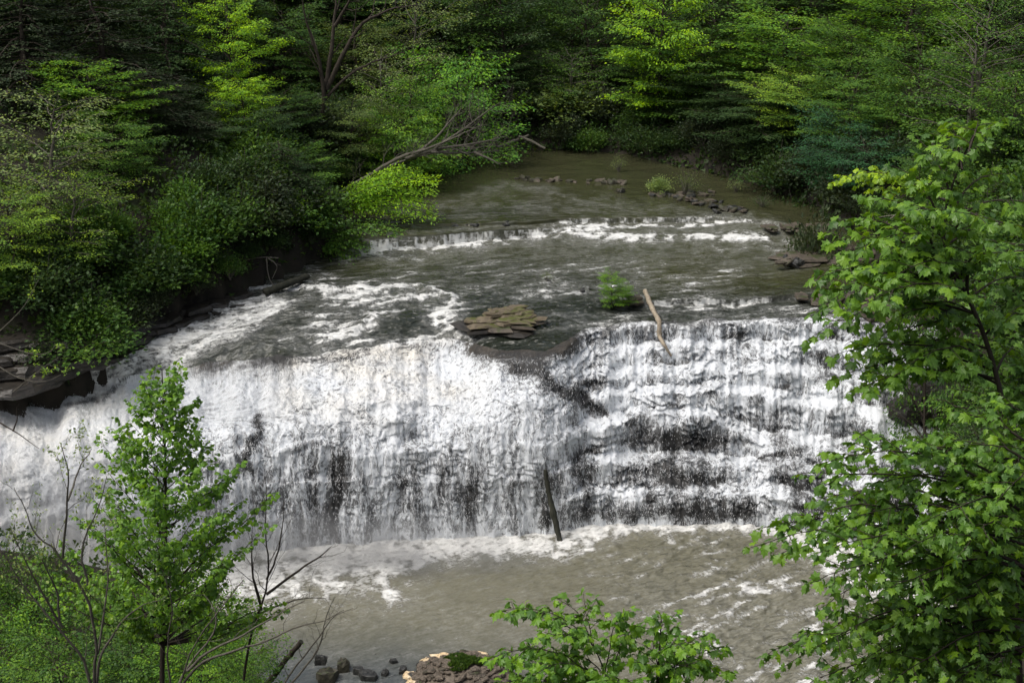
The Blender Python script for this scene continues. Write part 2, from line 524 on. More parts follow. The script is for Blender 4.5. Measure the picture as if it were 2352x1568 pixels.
k_ = (1 - wstep) * edge
YY = YY * (1 - k_) + YS * k_; ZZ = ZZ * (1 - k_) + ZS * k_
PXG = np.broadcast_to(PXC[None, :], YY.shape)
PYG = 784 + FPX * np.tan(np.arctan((CAMZ - ZZ) / YY) - PITCH)
XX = YY * (PXG - 1176) / FPX / (CP - (PYG - 784) / FPX * SP)
dl = np.sqrt(np.diff(YY, axis=0) ** 2 + np.diff(ZZ, axis=0) ** 2)
steep = np.abs(np.diff(ZZ, axis=0)) / (dl + 1e-6)
VV = np.vstack([np.zeros((1, NC)), np.cumsum(dl * (1 - 0.62 * ss(0.55, 0.95, steep)), axis=0)])
UU = PXG / 48.0
rowi = np.arange(NR)[:, None]
isfall = ss(NRIV - 20, NRIV + 14, rowi + 0 * PXG + 9 * fbm(PXG / 40, rowi / 9.0, oct=3))

# ---- where the water is white
def stroke(pts, w, s, px=None, py=None, soft=1.0):
    px = PXG if px is None else px; py = PYG if py is None else py
    d = seg_dist(px, py, pts)
    return s * np.exp(-(d / (w * 1.25)) ** 1.5 * soft)

foam = np.zeros(YY.shape)
wx = 26 * fbm(PXG / 60, PYG / 30, oct=4); wy = 10 * fbm(PXG / 60 + 40, PYG / 25, oct=4)
PX2, PY2 = PXG + wx, PYG + wy
for pts, w, st in [
    ([(800, 588), (860, 578), (1000, 563), (1150, 550), (1290, 532), (1400, 522)], 13, 1.15),
    ([(900, 592), (1100, 566), (1250, 550)], 15, .55),
    ([(1290, 514), (1400, 519), (1600, 517), (1720, 512)], 6, 1.0),
    ([(1270, 528), (1350, 542), (1500, 548), (1640, 546), (1760, 545)], 11, 1.1),
    ([(1330, 528), (1500, 530), (1700, 532)], 16, .42),
    ([(1600, 500), (1700, 505), (1770, 525), (1820, 570)], 20, .6),
    ([(1640, 570), (1740, 565), (1820, 590)], 12, .55),
    ([(1700, 540), (1790, 560), (1850, 600)], 10, .5),
    ([(1860, 600), (1800, 620), (1740, 650)], 7, .35),
    ([(1300, 620), (1450, 590), (1650, 575)], 12, .38),
    ([(1130, 640), (1280, 615), (1400, 600)], 10, .34),
    ([(900, 640), (1050, 620), (1200, 600), (1330, 575)], 8, .30),
    ([(1250, 660), (1350, 650), (1500, 655)], 14, .38),
    ([(1000, 475), (1080, 445), (1160, 432), (1260, 440), (1400, 480)], 10, .36),
    ([(950, 500), (1200, 490), (1400, 480), (1600, 488), (1720, 500)], 8, .36),
    ([(780, 500), (850, 540), (760, 545)], 14, .35),
    ([(940, 533), (1000, 527), (1150, 519), (1260, 518)], 4, .55),
    ([(700, 660), (780, 668), (860, 672), (950, 660), (1010, 670), (1050, 692)], 8, 1.0),
    ([(1050, 690), (1030, 715), (1010, 735), (1050, 755), (1090, 775)], 12, .95),
    ([(760, 640), (700, 650), (650, 665)], 8, .7),
    ([(860, 728), (835, 750), (800, 778), (740, 782), (715, 775)], 8, 1.0),
    ([(900, 690), (780, 735), (650, 760), (560, 790)], 16, .5),
    ([(1000, 780), (900, 795), (820, 812), (760, 840)], 12, .75),
    ([(740, 800), (640, 800), (560, 830)], 16, .5),
    ([(610, 690), (500, 735), (400, 770), (330, 810), (200, 880)], 20, .85),
    ([(650, 700), (560, 755), (450, 800), (400, 850)], 16, .8),
    ([(420, 770), (330, 800), (250, 880)], 16, .8),
    ([(560, 660), (480, 700)], 12, .55),
    ([(1520, 703), (1650, 697), (1760, 688), (1840, 682)], 5, 1.0),
    ([(1700, 744), (1780, 728), (1860, 716)], 4, .75),
    ([(1500, 697), (1600, 690), (1830, 678)], 5, .5),
    ([(1900, 700), (1980, 720), (2050, 740)], 10, .3),
    ([(1300, 735), (1400, 740), (1500, 745)], 8, .4)]:
    foam = np.maximum(foam, stroke(pts, w, st, PX2, PY2))
brk = fbm(PXG / 22, PYG / 7, oct=5, gain=0.65)
foam = foam * np.clip(0.80 + 1.3 * brk, 0.1, 1.1)
for pts, w, st in [([(700, 665), (800, 680), (950, 680), (1030, 700)], 26, .50), ([(1050, 700), (1020, 740), (1080, 775)], 30, .5), ([(880, 735), (780, 770), (680, 780)], 26, .45),
                   ([(620, 690), (480, 745), (330, 810), (180, 885)], 40, .62), ([(1000, 790), (860, 805), (760, 825)], 24, .55), ([(900, 590), (1150, 565), (1400, 555), (1750, 556)], 20, .42),
                   ([(560, 800), (700, 745), (860, 700)], 26, .42), ([(1100, 650), (1300, 625), (1500, 600)], 26, .30), ([(1550, 660), (1750, 600), (1850, 590)], 18, .32),
                   ([(850, 500), (1100, 470), (1400, 470), (1700, 500)], 22, .30), ([(1350, 735), (1600, 725), (1900, 712)], 16, .38), ([(1180, 690), (1350, 665), (1450, 680)], 18, .34), ([(620, 858), (760, 838), (900, 818), (1060, 815)], 20, .72), ([(430, 880), (520, 868), (620, 858)], 14, .6)]:
    foam = np.maximum(foam, stroke(pts, w, st, PX2, PY2) * np.clip(0.75 + 1.5 * brk, 0, 1.4))
RKg = RK[:, None] + 0 * PXG
def band(k0, k1, x0, x1, soft=40):
    return ((RKg >= k0) & (RKg <= k1)) * ss(x0, x0 + soft, PXG) * ss(x1, x1 - soft, PXG)
comb = 0.7 * fbm(PXG / 5.5 + 0.4 * fbm(PXG / 30, RKg), RKg * 0.9, oct=3, gain=0.7) + 0.7 * fbm(PXG / 24, RKg * 0.5 + 4, oct=3)
foam = np.maximum(foam, band(3.15, 4.0, 820, 1310) * (0.52 + 0.9 * comb))
foam = np.maximum(foam, band(1.15, 2.0, 1270, 1760) * (0.55 + 0.9 * comb))
foam = np.maximum(foam, band(6.1, 7.0, 1480, 1850, 20) * (0.40 + 0.8 * comb))
foam = foam * (1 - band(1.1, 1.8, 1000, 1270) * 0.8)
streak = fbm(XX * 0.55 + YY * 0.30 + 3, (YY - XX * 0.35) * 2.6, oct=5, gain=0.6)
foam += 1.15 * np.clip(streak + 0.04, 0, 1) * ss(560, 640, PYG) * (1 - isfall)  # foam streaks that also paint in the pale reflections on the river
foam += 0.36 * ss(1150, 950, PXG) * ss(640, 760, PYG) * (1 - isfall) * (0.6 + 0.9 * streak)
foam *= 1 - 0.8 * np.exp(-seg_dist(PX2, PY2, [(1730, 655), (1950, 640)]) ** 2 / 40 ** 2)
foam *= 1 - 0.85 * np.exp(-seg_dist(PX2, PY2, [(1500, 440), (1850, 470)]) ** 2 / 30 ** 2)

rz = riser[:, None] + 0 * PXG
rprog = np.where(rz >= 0, rz, 0)
UW = UU + 1.9 * VV * ss(720, 250, PXG) * ss(980, 880, PYG) + 0.45 * fbm(UU * 0.9, VV * 0.9, oct=4) + 0.12 * fbm(UU * 4, VV * 4, oct=2)
vs = fbm(UW * 1.5, VV * 0.42 + 3, oct=5, gain=0.65)
vs2 = fbm(UW * 0.45 + 9, VV * 0.40, oct=4)
vs3 = fbm(UW * 3.5 + 5, VV * 0.8, oct=3)
blot = fbm(PX2 / 50 + 4, PY2 / 24 + 2, oct=4, gain=0.6)
rt = ss(1250, 1400, PXG)
ff = 0.70 + 0.06 * rt + 0.12 * vs2 + 0.26 * vs + 0.14 * vs3
ff -= (0.04 + 0.16 * rt) * rprog ** 1.5 * (1 + 1.2 * blot)
ff -= 0.55 * np.clip(blot - 0.05, 0, 1) * (0.35 + 0.65 * rt)
ff += (0.01 + 0.13 * rt) * (rz < 0) * (0.6 + 1.2 * vs2)
lower = ss(985, 1120, PYG)
ff -= lower * ss(420, 620, PXG) * (0.06 + 0.44 * np.clip(0.1 - vs, 0, 1))
ff += 0.2 * np.exp(-((PXG - 740) / 14) ** 2) * lower
ff += 0.07 * ss(1250, 1150, PXG) * ss(1000, 900, PYG)
ff += 0.22 * ss(520, 300, PXG)
ff += ss(NR - 20, NR - 1, rowi) * (0.30 + 0.5 * fbm(PXG / 18, PYG / 10, oct=3))
dr0 = -ZZ
ph0 = dr0 / 0.42 + 1.6 * fbm(PXG / 70, ZZ * 0.8, oct=4) + 0.5 * fbm(PXG / 14, ZZ * 2, oct=2)
ff += (ss(0.25, 0.0, ph0 - np.floor(ph0)) * 0.22 - 0.07) * (0.3 + 0.7 * rt)
fallfoam = np.clip(ff, 0.02, 1.0)
def dark(pts, w, s):
    global fallfoam
    fallfoam = fallfoam * (1 - s * np.exp(-(seg_dist(PX2, PY2, pts) / w) ** 2))
for pts, w, st in [
    ([(1100, 800), (1200, 800), (1300, 790)], 24, .95),
    ([(1180, 845), (1240, 850)], 20, .8),
    ([(1245, 870), (1300, 905), (1350, 915), (1395, 945)], 15, .75),
    ([(1350, 930), (1330, 880), (1390, 880)], 12, .6),
    ([(1460, 985), (1540, 1000), (1680, 1000)], 30, .5),
    ([(1470, 1015), (1640, 1018)], 12, .4),
    ([(1780, 960), (1790, 1000)], 22, .4),
    ([(1880, 830), (1900, 860)], 24, .35),
    ([(1430, 1080), (1560, 1082)], 16, .55),
    ([(1400, 1175), (1560, 1180), (1720, 1180)], 22, .42),
    ([(1330, 1060), (1350, 1130), (1340, 1190)], 20, .6),
    ([(600, 960), (575, 1010), (568, 1080)], 12, .7),
    ([(1230, 1110), (1240, 1200)], 18, .35),
    ([(930, 1110), (950, 1190)], 26, .35),
    ([(1060, 1120), (1080, 1200)], 22, .35),
    ([(830, 1120), (850, 1210)], 26, .30),
    ([(660, 1120), (690, 1220)], 26, .40),
    ([(450, 1130), (470, 1210)], 16, .35),
    ([(170, 930), (230, 915), (330, 850)], 9, .6),
    ([(165, 990), (190, 1005)], 14, .35),
    ([(2060, 1150), (2100, 1240)], 40, .8),
    ([(2060, 780), (2110, 800)], 26, .4),
    ([(640, 830), (740, 828), (820, 815)], 9, .35)]:
    dark(pts, w, st)
def darkr(pts, w, s):
    global foam
    foam = foam * (1 - s * np.exp(-(seg_dist(PX2, PY2, pts) / w) ** 2))
darkr([(470, 830), (520, 800), (600, 765), (680, 745)], 17, .85)
darkr([(660, 825), (760, 822), (830, 812)], 12, .5)
darkr([(880, 760), (950, 720), (930, 770)], 20, .8)
darkr([(1140, 790), (1290, 780)], 28, .95)
chan = ss(735, 585, PXG + 1.15 * (PYG - 720)) * ss(660, 700, PYG)
foam = np.maximum(foam, chan * (0.72 + 0.55 * fbm((PXG + 1.6 * PYG) / 60, (PYG + PXG * 0.35) / 9, oct=4, gain=0.6)))
foam = np.clip(foam, 0, 0.97)
foam = np.clip(foam, 0, 1) * (1 - isfall) + fallfoam * isfall
hump = np.exp(-(seg_dist(PXG, PYG, [(465, 838), (540, 815), (640, 830)]) / 26) ** 2)
brown = np.clip(np.exp(-(seg_dist(PX2, PY2, [(470, 835), (560, 790), (700, 750)]) / 24) ** 2)
                + 0.7 * np.exp(-(seg_dist(PX2, PY2, [(1100, 790), (1300, 785)]) / 30) ** 2), 0, 1)
foam = foam * (1 - 0.55 * hump)
# ---- relief
XX = XX + 0.05 * fbm(UU * 3, VV * 1.5, oct=3) * isfall
lump = fbm(UU * 1.1, VV * 0.6, oct=5, gain=0.6)
fine = fbm(UU * 6.0, VV * 3.2, oct=3, gain=0.6)
YY = YY - isfall * ((0.36 + 0.3 * ss(700, 400, PXG)) * lump + 0.10 * fine)
ZZ = ZZ + isfall * (0.10 * lump + 0.09 * fine) * (rowi < NR - 2)
flat = 1 - isfall
drop = (-ZZ + 0.0)
ph = drop / 0.42 + 1.6 * fbm(PXG / 70, ZZ * 0.8, oct=4) + 0.5 * fbm(PXG / 14, ZZ * 2, oct=2)
saw = ph - np.floor(ph)
stepm = np.clip(0.45 + 1.6 * fbm(PXG / 55 + 7, ZZ * 1.3, oct=3), 0, 1) * isfall * (0.35 + 0.65 * ss(1200, 1400, PXG)) * ss(NR - 4, NR - 30, rowi)
YY = YY - stepm * 0.30 * (saw - 0.5)
rip = fbm(XX * 0.7 + YY * 0.3, (YY - 0.3 * XX) * 1.1, oct=5, gain=0.6)
rough_ = 0.045 + 0.07 * np.clip(foam * 1.6, 0, 1) + 0.03 * ss(600, 720, PYG)
ZZ = ZZ + flat * rough_ * rip * 1.6
ZZ = ZZ + flat * 0.22 * stroke([(700, 662), (860, 668), (960, 658), (1040, 686)], 9, 1, PX2, PY2)
ZZ = ZZ + flat * 0.25 * stroke([(850, 735), (800, 775), (720, 778)], 8, 1, PX2, PY2)
ZZ = ZZ + flat * 0.30 * stroke([(470, 835), (540, 805), (640, 815)], 20, 1, PX2, PY2)
ZZ = ZZ + flat * 0.16 * stroke([(1290, 540), (1500, 547), (1760, 545)], 6, 1, PX2, PY2)

silt = np.clip(0.85 * ss(560, 700, PXG) * ss(1150, 1000, PXG) * ss(1020, 860, PYG) + 0.55 * ss(420, 200, PXG) + 0.5 * (1 - isfall), 0, 1)
tone = np.clip(0.15 + 0.75 * ss(700, 560, PYG) + 0.6 * np.exp(-(seg_dist(PX2, PY2, [(1500, 640), (1950, 640)]) / 40) ** 2), 0, 1)
calm = 0.25 + 0.75 * ss(560, 720, PYG)
calm = calm * (1 - 0.8 * np.exp(-(seg_dist(PXG, PYG, [(1780, 645), (2000, 640)]) / 38) ** 2)) * (0.25 + 0.75 * ss(420, 500, PYG))
V3 = np.stack([XX, YY, ZZ], -1)
flow_f = np.stack([UW, VV, 0 * UU], -1)
flow_r = np.stack([XX * 0.8 + YY * 0.35, YY - XX * 0.25, 0 * UU], -1)

def sheet(name, r0, r1, mats, flow):
    sl = slice(r0, r1)
    at = dict(foam=foam[sl].ravel(), silt=silt[sl].ravel(), tone=tone[sl].ravel(), calm=calm[sl].ravel(),
              brown=brown[sl].ravel(), flow=flow[sl].reshape(-1, 3))
    me = mesh_np(name, V3[sl].reshape(-1, 3), grid_faces(r1 - r0, NC), mats, at, True)
    return obj(name, me, kind='structure')
NSPLIT = NRIV - 10
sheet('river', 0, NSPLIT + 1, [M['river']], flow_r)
sheet('waterfall', NSPLIT, NR, [M['falls']], flow_f)

# falling drops and torn sheets standing off the face
rd = np.random.RandomState(77)
i0 = np.nonzero(RK >= 8.0)[0][0]
n = 140000
ri = rd.randint(i0, NR - 2, n); ci = rd.randint(0, NC - 1, n)
fo = foam[ri, ci]
keep = rd.rand(n) < np.clip(0.15 + 1.1 * fo, 0, 1) * np.where(PXG[ri, ci] > 2080, 0.2, 1)
ri, ci, fo = ri[keep], ci[keep], fo[keep]; n = len(ri)
Pd = V3[ri, ci] + rd.randn(n, 3) * 0.03
Dn = V3[np.minimum(ri + 3, NR - 1), ci] - V3[ri - 3, ci]
Dn = Dn / (np.linalg.norm(Dn, axis=1, keepdims=True) + 1e-6)
Dn[:, 2] -= 0.5; Dn += rd.randn(n, 3) * 0.28
outw = np.stack([np.zeros(n), -np.ones(n) * 0.8, np.ones(n) * 0.6], 1)
Pd = Pd + outw * (0.02 + 0.14 * rd.rand(n, 1) ** 2)
def norm0(v): return v / (np.linalg.norm(v, axis=-1, keepdims=True) + 1e-9)
Dn = norm0(Dn); Nn = norm0(outw + rd.randn(n, 3) * 0.6); Sd = norm0(np.cross(Dn, Nn))
ln = 0.04 + 0.15 * rd.rand(n) ** 2.5; wd = 0.006 + 0.014 * rd.rand(n) ** 2
T0 = np.stack([Pd - Sd * wd[:, None], Pd + Sd * wd[:, None], Pd + Dn * ln[:, None] + Nn * 0.02], 1)
me = mesh_np('falling_spray', T0.reshape(-1, 3), np.arange(3 * n).reshape(-1, 3), [M['spray']])
obj('falling_spray', me, kind='stuff', label='torn white water and drops in front of the falls', category='spray')

# ---- plunge pool
pc = np.arange(-320, 2420, 4.0)
pr = np.concatenate([np.linspace(0, 1, 150)])
PXp = np.broadcast_to(pc[None, :], (len(pr), len(pc)))
base_p = np.interp(pc, PXC, basey)
py0 = base_p - 22
PYp = py0[None, :] * (1 - pr[:, None]) + 1800 * pr[:, None]
Xp, Yp, Zp = at_z(PXp, PYp, POOLZ)
Zp = np.array(Zp) + 0 * Xp
dpy = PYp - base_p[None, :]
wl = 9 + 26 * np.clip(fbm(PXp / 90, PYp / 60 + 9, oct=3) + 0.35, 0, 1.5)
reach = 2.3 * np.interp(pc, [-300, 500, 640, 800, 950, 1000, 1150, 1300, 1400, 1500, 1700, 1800, 1870, 1950, 2100], [120, 110, 85, 70, 60, 34, 30, 34, 16, 9, 9, 12, 40, 60, 70])[None, :]
pf = np.clip(1.12 - np.clip(dpy, 0, 999) / (reach + wl * reach / 60), 0, 1)
pf = pf * (0.84 + 0.95 * fbm(PXp / 26, PYp / 13, oct=5, gain=0.6)) + 0.25 * ss(0.6, 1, pf)
lobe = np.exp(-(seg_dist(PXp + 10 * fbm(PXp / 20, PYp / 15), PYp, [(760, 1290), (880, 1335), (900, 1365)]) / 26) ** 2)
lobe2 = np.exp(-(seg_dist(PXp + 10 * fbm(PXp / 20, PYp / 15), PYp, [(1200, 1265), (1290, 1275), (1360, 1262)]) / 14) ** 2)
pf = np.maximum(pf, lobe * (0.85 + 0.7 * fbm(PXp / 18, PYp / 10, oct=4)))
pf = np.maximum(pf, lobe2 * (0.85 + 0.7 * fbm(PXp / 18, PYp / 10, oct=4)))
rg = np.exp(-(seg_dist(PXp + 14 * fbm(PXp / 30, PYp / 20), PYp, [(1900, 1300), (1960, 1380), (1930, 1450), (1880, 1540), (1820, 1600)]) / 45) ** 2)
pf = np.maximum(pf, rg * (0.42 + 0.7 * fbm(PXp / 26, PYp / 9, oct=4, gain=0.6)))
rx_, ry_ = Xp * math.cos(.55) + Yp * math.sin(.55), -Xp * math.sin(.55) + Yp * math.cos(.55)
midf = 0.40 * np.exp(-(seg_dist(PXp, PYp, [(720, 1340), (900, 1400), (1250, 1450), (1600, 1400)]) / 60) ** 2)
pf = np.maximum(pf, midf * (0.75 + 0.9 * fbm(Xp * 1.4, Yp * 3.2, oct=5, gain=0.6)))
glint = fbm(rx_ * 0.9, ry_ * 2.6, oct=5, gain=0.62)
pf = np.maximum(pf, (0.20 + 0.16 * ss(1300, 1650, PXp) * ss(1280, 1400, PYp)) + 1.25 * np.clip(glint - 0.06, 0, 1) * (0.4 + 0.8 * ss(1250, 1500, PXp)))  # white flecks painted as foam for sky glints, strongest at right
pf = np.clip(pf, 0, 0.93)
ptone = np.clip(1.0 - 0.95 * np.exp(-(seg_dist(PXp, PYp, [(650, 1560), (900, 1570), (1150, 1600)]) / 95) ** 2), 0, 1)
ang = 0.55
rx, ry = Xp * math.cos(ang) + Yp * math.sin(ang), -Xp * math.sin(ang) + Yp * math.cos(ang)
pw = 0.075 * fbm(rx * 0.8, ry * 1.9, oct=4, gain=0.6) + 0.10 * pf * fbm(Xp * 2, Yp * 2, oct=3)
pw = pw * (0.5 + 0.8 * ss(1100, 1500, PXp))
Zp = Zp + pw + 0.12 * ss(30, 0, np.abs(dpy)) * (0.5 + fbm(PXp / 20, PYp / 10))
pcalm = 0.45 + 0.75 * ss(1200, 1650, PXp)
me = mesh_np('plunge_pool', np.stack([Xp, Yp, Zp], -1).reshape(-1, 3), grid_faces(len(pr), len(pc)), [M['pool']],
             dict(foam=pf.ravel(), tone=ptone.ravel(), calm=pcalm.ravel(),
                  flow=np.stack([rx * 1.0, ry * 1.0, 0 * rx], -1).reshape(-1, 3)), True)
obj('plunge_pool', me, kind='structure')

# ------------------------------------------------------------------ ground: one sheet, cut by the river and the pool
LB = [(0, 905, -1.8), (120, 878, -1.5), (230, 848, -1.2), (300, 790, -.8), (380, 755, -.5), (450, 720, -.3), (540, 688, -.1), (600, 660, .05), (700, 628, .1), (760, 592, .2), (775, 560, .9),
      (760, 520, 1.1), (800, 470, 1.15), (900, 420, 1.2), (985, 388, 1.2), (1130, 354, 1.2)]
FARB = [(1280, 350, 1.2), (1420, 356, 1.2), (1520, 380, 1.2), (1640, 405, 1.2), (1760, 440, 1.15), (1850, 470, 1.1), (1910, 520, 1.0), (1975, 560, .7), (2000, 600, .3), (2060, 640, .2),
        (2110, 660, .15), (2125, 735, -.3)]
def gpt(p):
    x, y, _ = at_z(*p); return (float(x), float(y))
poly = [gpt((-420, 960, -2.2))] + [gpt(p) for p in LB] + [gpt(p) for p in FARB]
poly += [(21.5, 64.0), (20.0, 60.5)] + [gpt((2140, 1300, -8)), gpt((2200, 1500, -8)), gpt((2260, 1700, -8))]
NEARB = [(1700, 1720, -8), (1150, 1690, -8), (800, 1640, -8), (640, 1560, -8), (560, 1500, -8), (420, 1440, -8), (200, 1400, -8), (0, 1390, -8), (-400, 1400, -8)]
poly += [gpt(p) for p in NEARB]
RIVPOLY = poly
def ground_z(x, y):
    x = np.asarray(x, float); y = np.asarray(y, float)
    ins = inside(x, y, RIVPOLY)
    d = seg_dist(x, y, RIVPOLY + [RIVPOLY[0]])
    line = np.interp(x, [-40, -23, -10, 0, 8, 16, 24, 40], [60, 60, 60.5, 60.5, 63, 63, 61, 58])
    lev = POOLZ + (0.4 - POOLZ) * ss(-2.5, 3.5, y - line)
    lev = lev - 1.9 * ss(-13, -23, x) * ss(80, 64, y) * (y > 55)
    n1 = fbm(x / 9, y / 9, oct=4); n2 = fbm(x / 1.7, y / 1.7, oct=3)
    slope = np.where(y > 50, 0.50, 0.62) - 0.34 * ss(100, 108, y) * ss(20, 10, np.abs(x - 4))
    rise = 0.9 * ss(0, 0.7, d) + 1.3 * ss(0.8, 3.0, d) + slope * d + 1.6 * n1 * ss(1, 9, d) + 0.25 * n2
    rise = rise + 0.35 * np.clip(d - 30, 0, 60)
    out = lev + rise
    near = POOLZ + 0.62 * np.clip(47 - y, 0, 60)
    cap = CAMZ - y * 0.675 - 1.4
    w = ss(50, 44, y)
    out = out * (1 - w) + np.minimum(out, np.minimum(np.maximum(near, -7.6) + 0.4 * n1, cap)) * w
    bed = POOLZ - 1.2 + (7.6) * ss(76, 84, y)
    bed = bed - 1.0 - 0.6 * ss(0, 2, d)
    k = ss(0.0, 0.35, d)
    return np.where(ins, bed, bed * (1 - k) + out * k)
gx = np.arange(-130, 130.1, 0.9)
gy = np.concatenate([np.arange(-12, 40, 1.0), np.arange(40, 90, 0.5), np.arange(90, 232, 1.0)])
GX, GY = np.meshgrid(gx, gy)
GZ = ground_z(GX, GY)
# keep the bed below the water wherever the falls stand
colmask = (GY < 74) & (GY > 53) & (np.abs(GX) < 24)
me = mesh_np('ground', np.stack([GX, GY, GZ], -1).reshape(-1, 3), grid_faces(len(gy), len(gx))[:, ::-1], [M['soil']], None, True)
obj('ground', me, kind='structure')
gz1 = lambda x, y: float(ground_z(np.array([x]), np.array([y]))[0])
# ------------------------------------------------------------------ growing things
def tubes(paths, sides=5):
    """paths: list of (points (n,3), radii (n,)) -> V, F"""
    Vs, Fs, off = [], [], 0
    for P, Rr in paths:
        P = np.asarray(P, float); n = len(P)
        if n < 2: continue
        sd = sides if max(Rr) > 0.02 else 3
        T = np.gradient(P, axis=0)
        T /= np.linalg.norm(T, axis=1, keepdims=True) + 1e-9
        ref = np.array([0.0, 0, 1.0]) if abs(T[0, 2]) < 0.9 else np.array([1.0, 0, 0])
        A = np.cross(T, ref); A /= np.linalg.norm(A, axis=1, keepdims=True) + 1e-9
        B = np.cross(T, A)
        th = np.arange(sd) * 2 * math.pi / sd
        ring = P[:, None, :] + (A[:, None, :] * np.cos(th)[None, :, None] + B[:, None, :] * np.sin(th)[None, :, None]) * np.asarray(Rr)[:, None, None]
        Vs.append(ring.reshape(-1, 3))
        i = np.arange(n - 1)[:, None] * sd; j = np.arange(sd)[None, :]; j2 = (j + 1) % sd
        Fs.append((np.stack([i + j, i + j2, i + sd + j2, i + sd + j], -1).reshape(-1, 4)) + off)
        off += n * sd
    return np.vstack(Vs), np.vstack(Fs)

def norm(v):
    return v / (np.linalg.norm(v, axis=-1, keepdims=True) + 1e-9)

def leaves(C, D, N, size, shape='oval', tint=None, rs=None):
    """C centres/bases (n,3), D leaf directions, N normals, size (n,)"""
    D = norm(D); N = norm(N - (N * D).sum(-1, keepdims=True) * D)
    Sd = np.cross(D, N)
    if shape == 'oval':
        T = np.array([[0, 0, 0], [-.30, .45, .05], [0, 1, -.08], [.30, .45, .05]])
        F = np.array([[0, 3, 2, 1]])
    elif shape == 'tri':
        T = np.array([[-.35, 0, 0], [0, 1, 0], [.35, .1, 0]]); F = np.array([[0, 1, 2]])
    elif shape == 'tulip':
        T = np.array([[0, 0, 0], [-.42, .22, .06], [-.40, .78, .02], [0, .72, -.02], [.40, .78, .02], [.42, .22, .06]])
        F = np.array([[0, 3, 2, 1], [0, 5, 4, 3]])
    n, k = len(C), len(T)
    V = C[:, None, :] + (T[None, :, 0:1] * Sd[:, None, :] + T[None, :, 1:2] * D[:, None, :] + T[None, :, 2:3] * N[:, None, :]) * size[:, None, None]
    Fo = (F[None] + (np.arange(n) * k)[:, None, None]).reshape(-1, F.shape[1])
    t = np.repeat(tint, k)
    return V.reshape(-1, 3), Fo, t

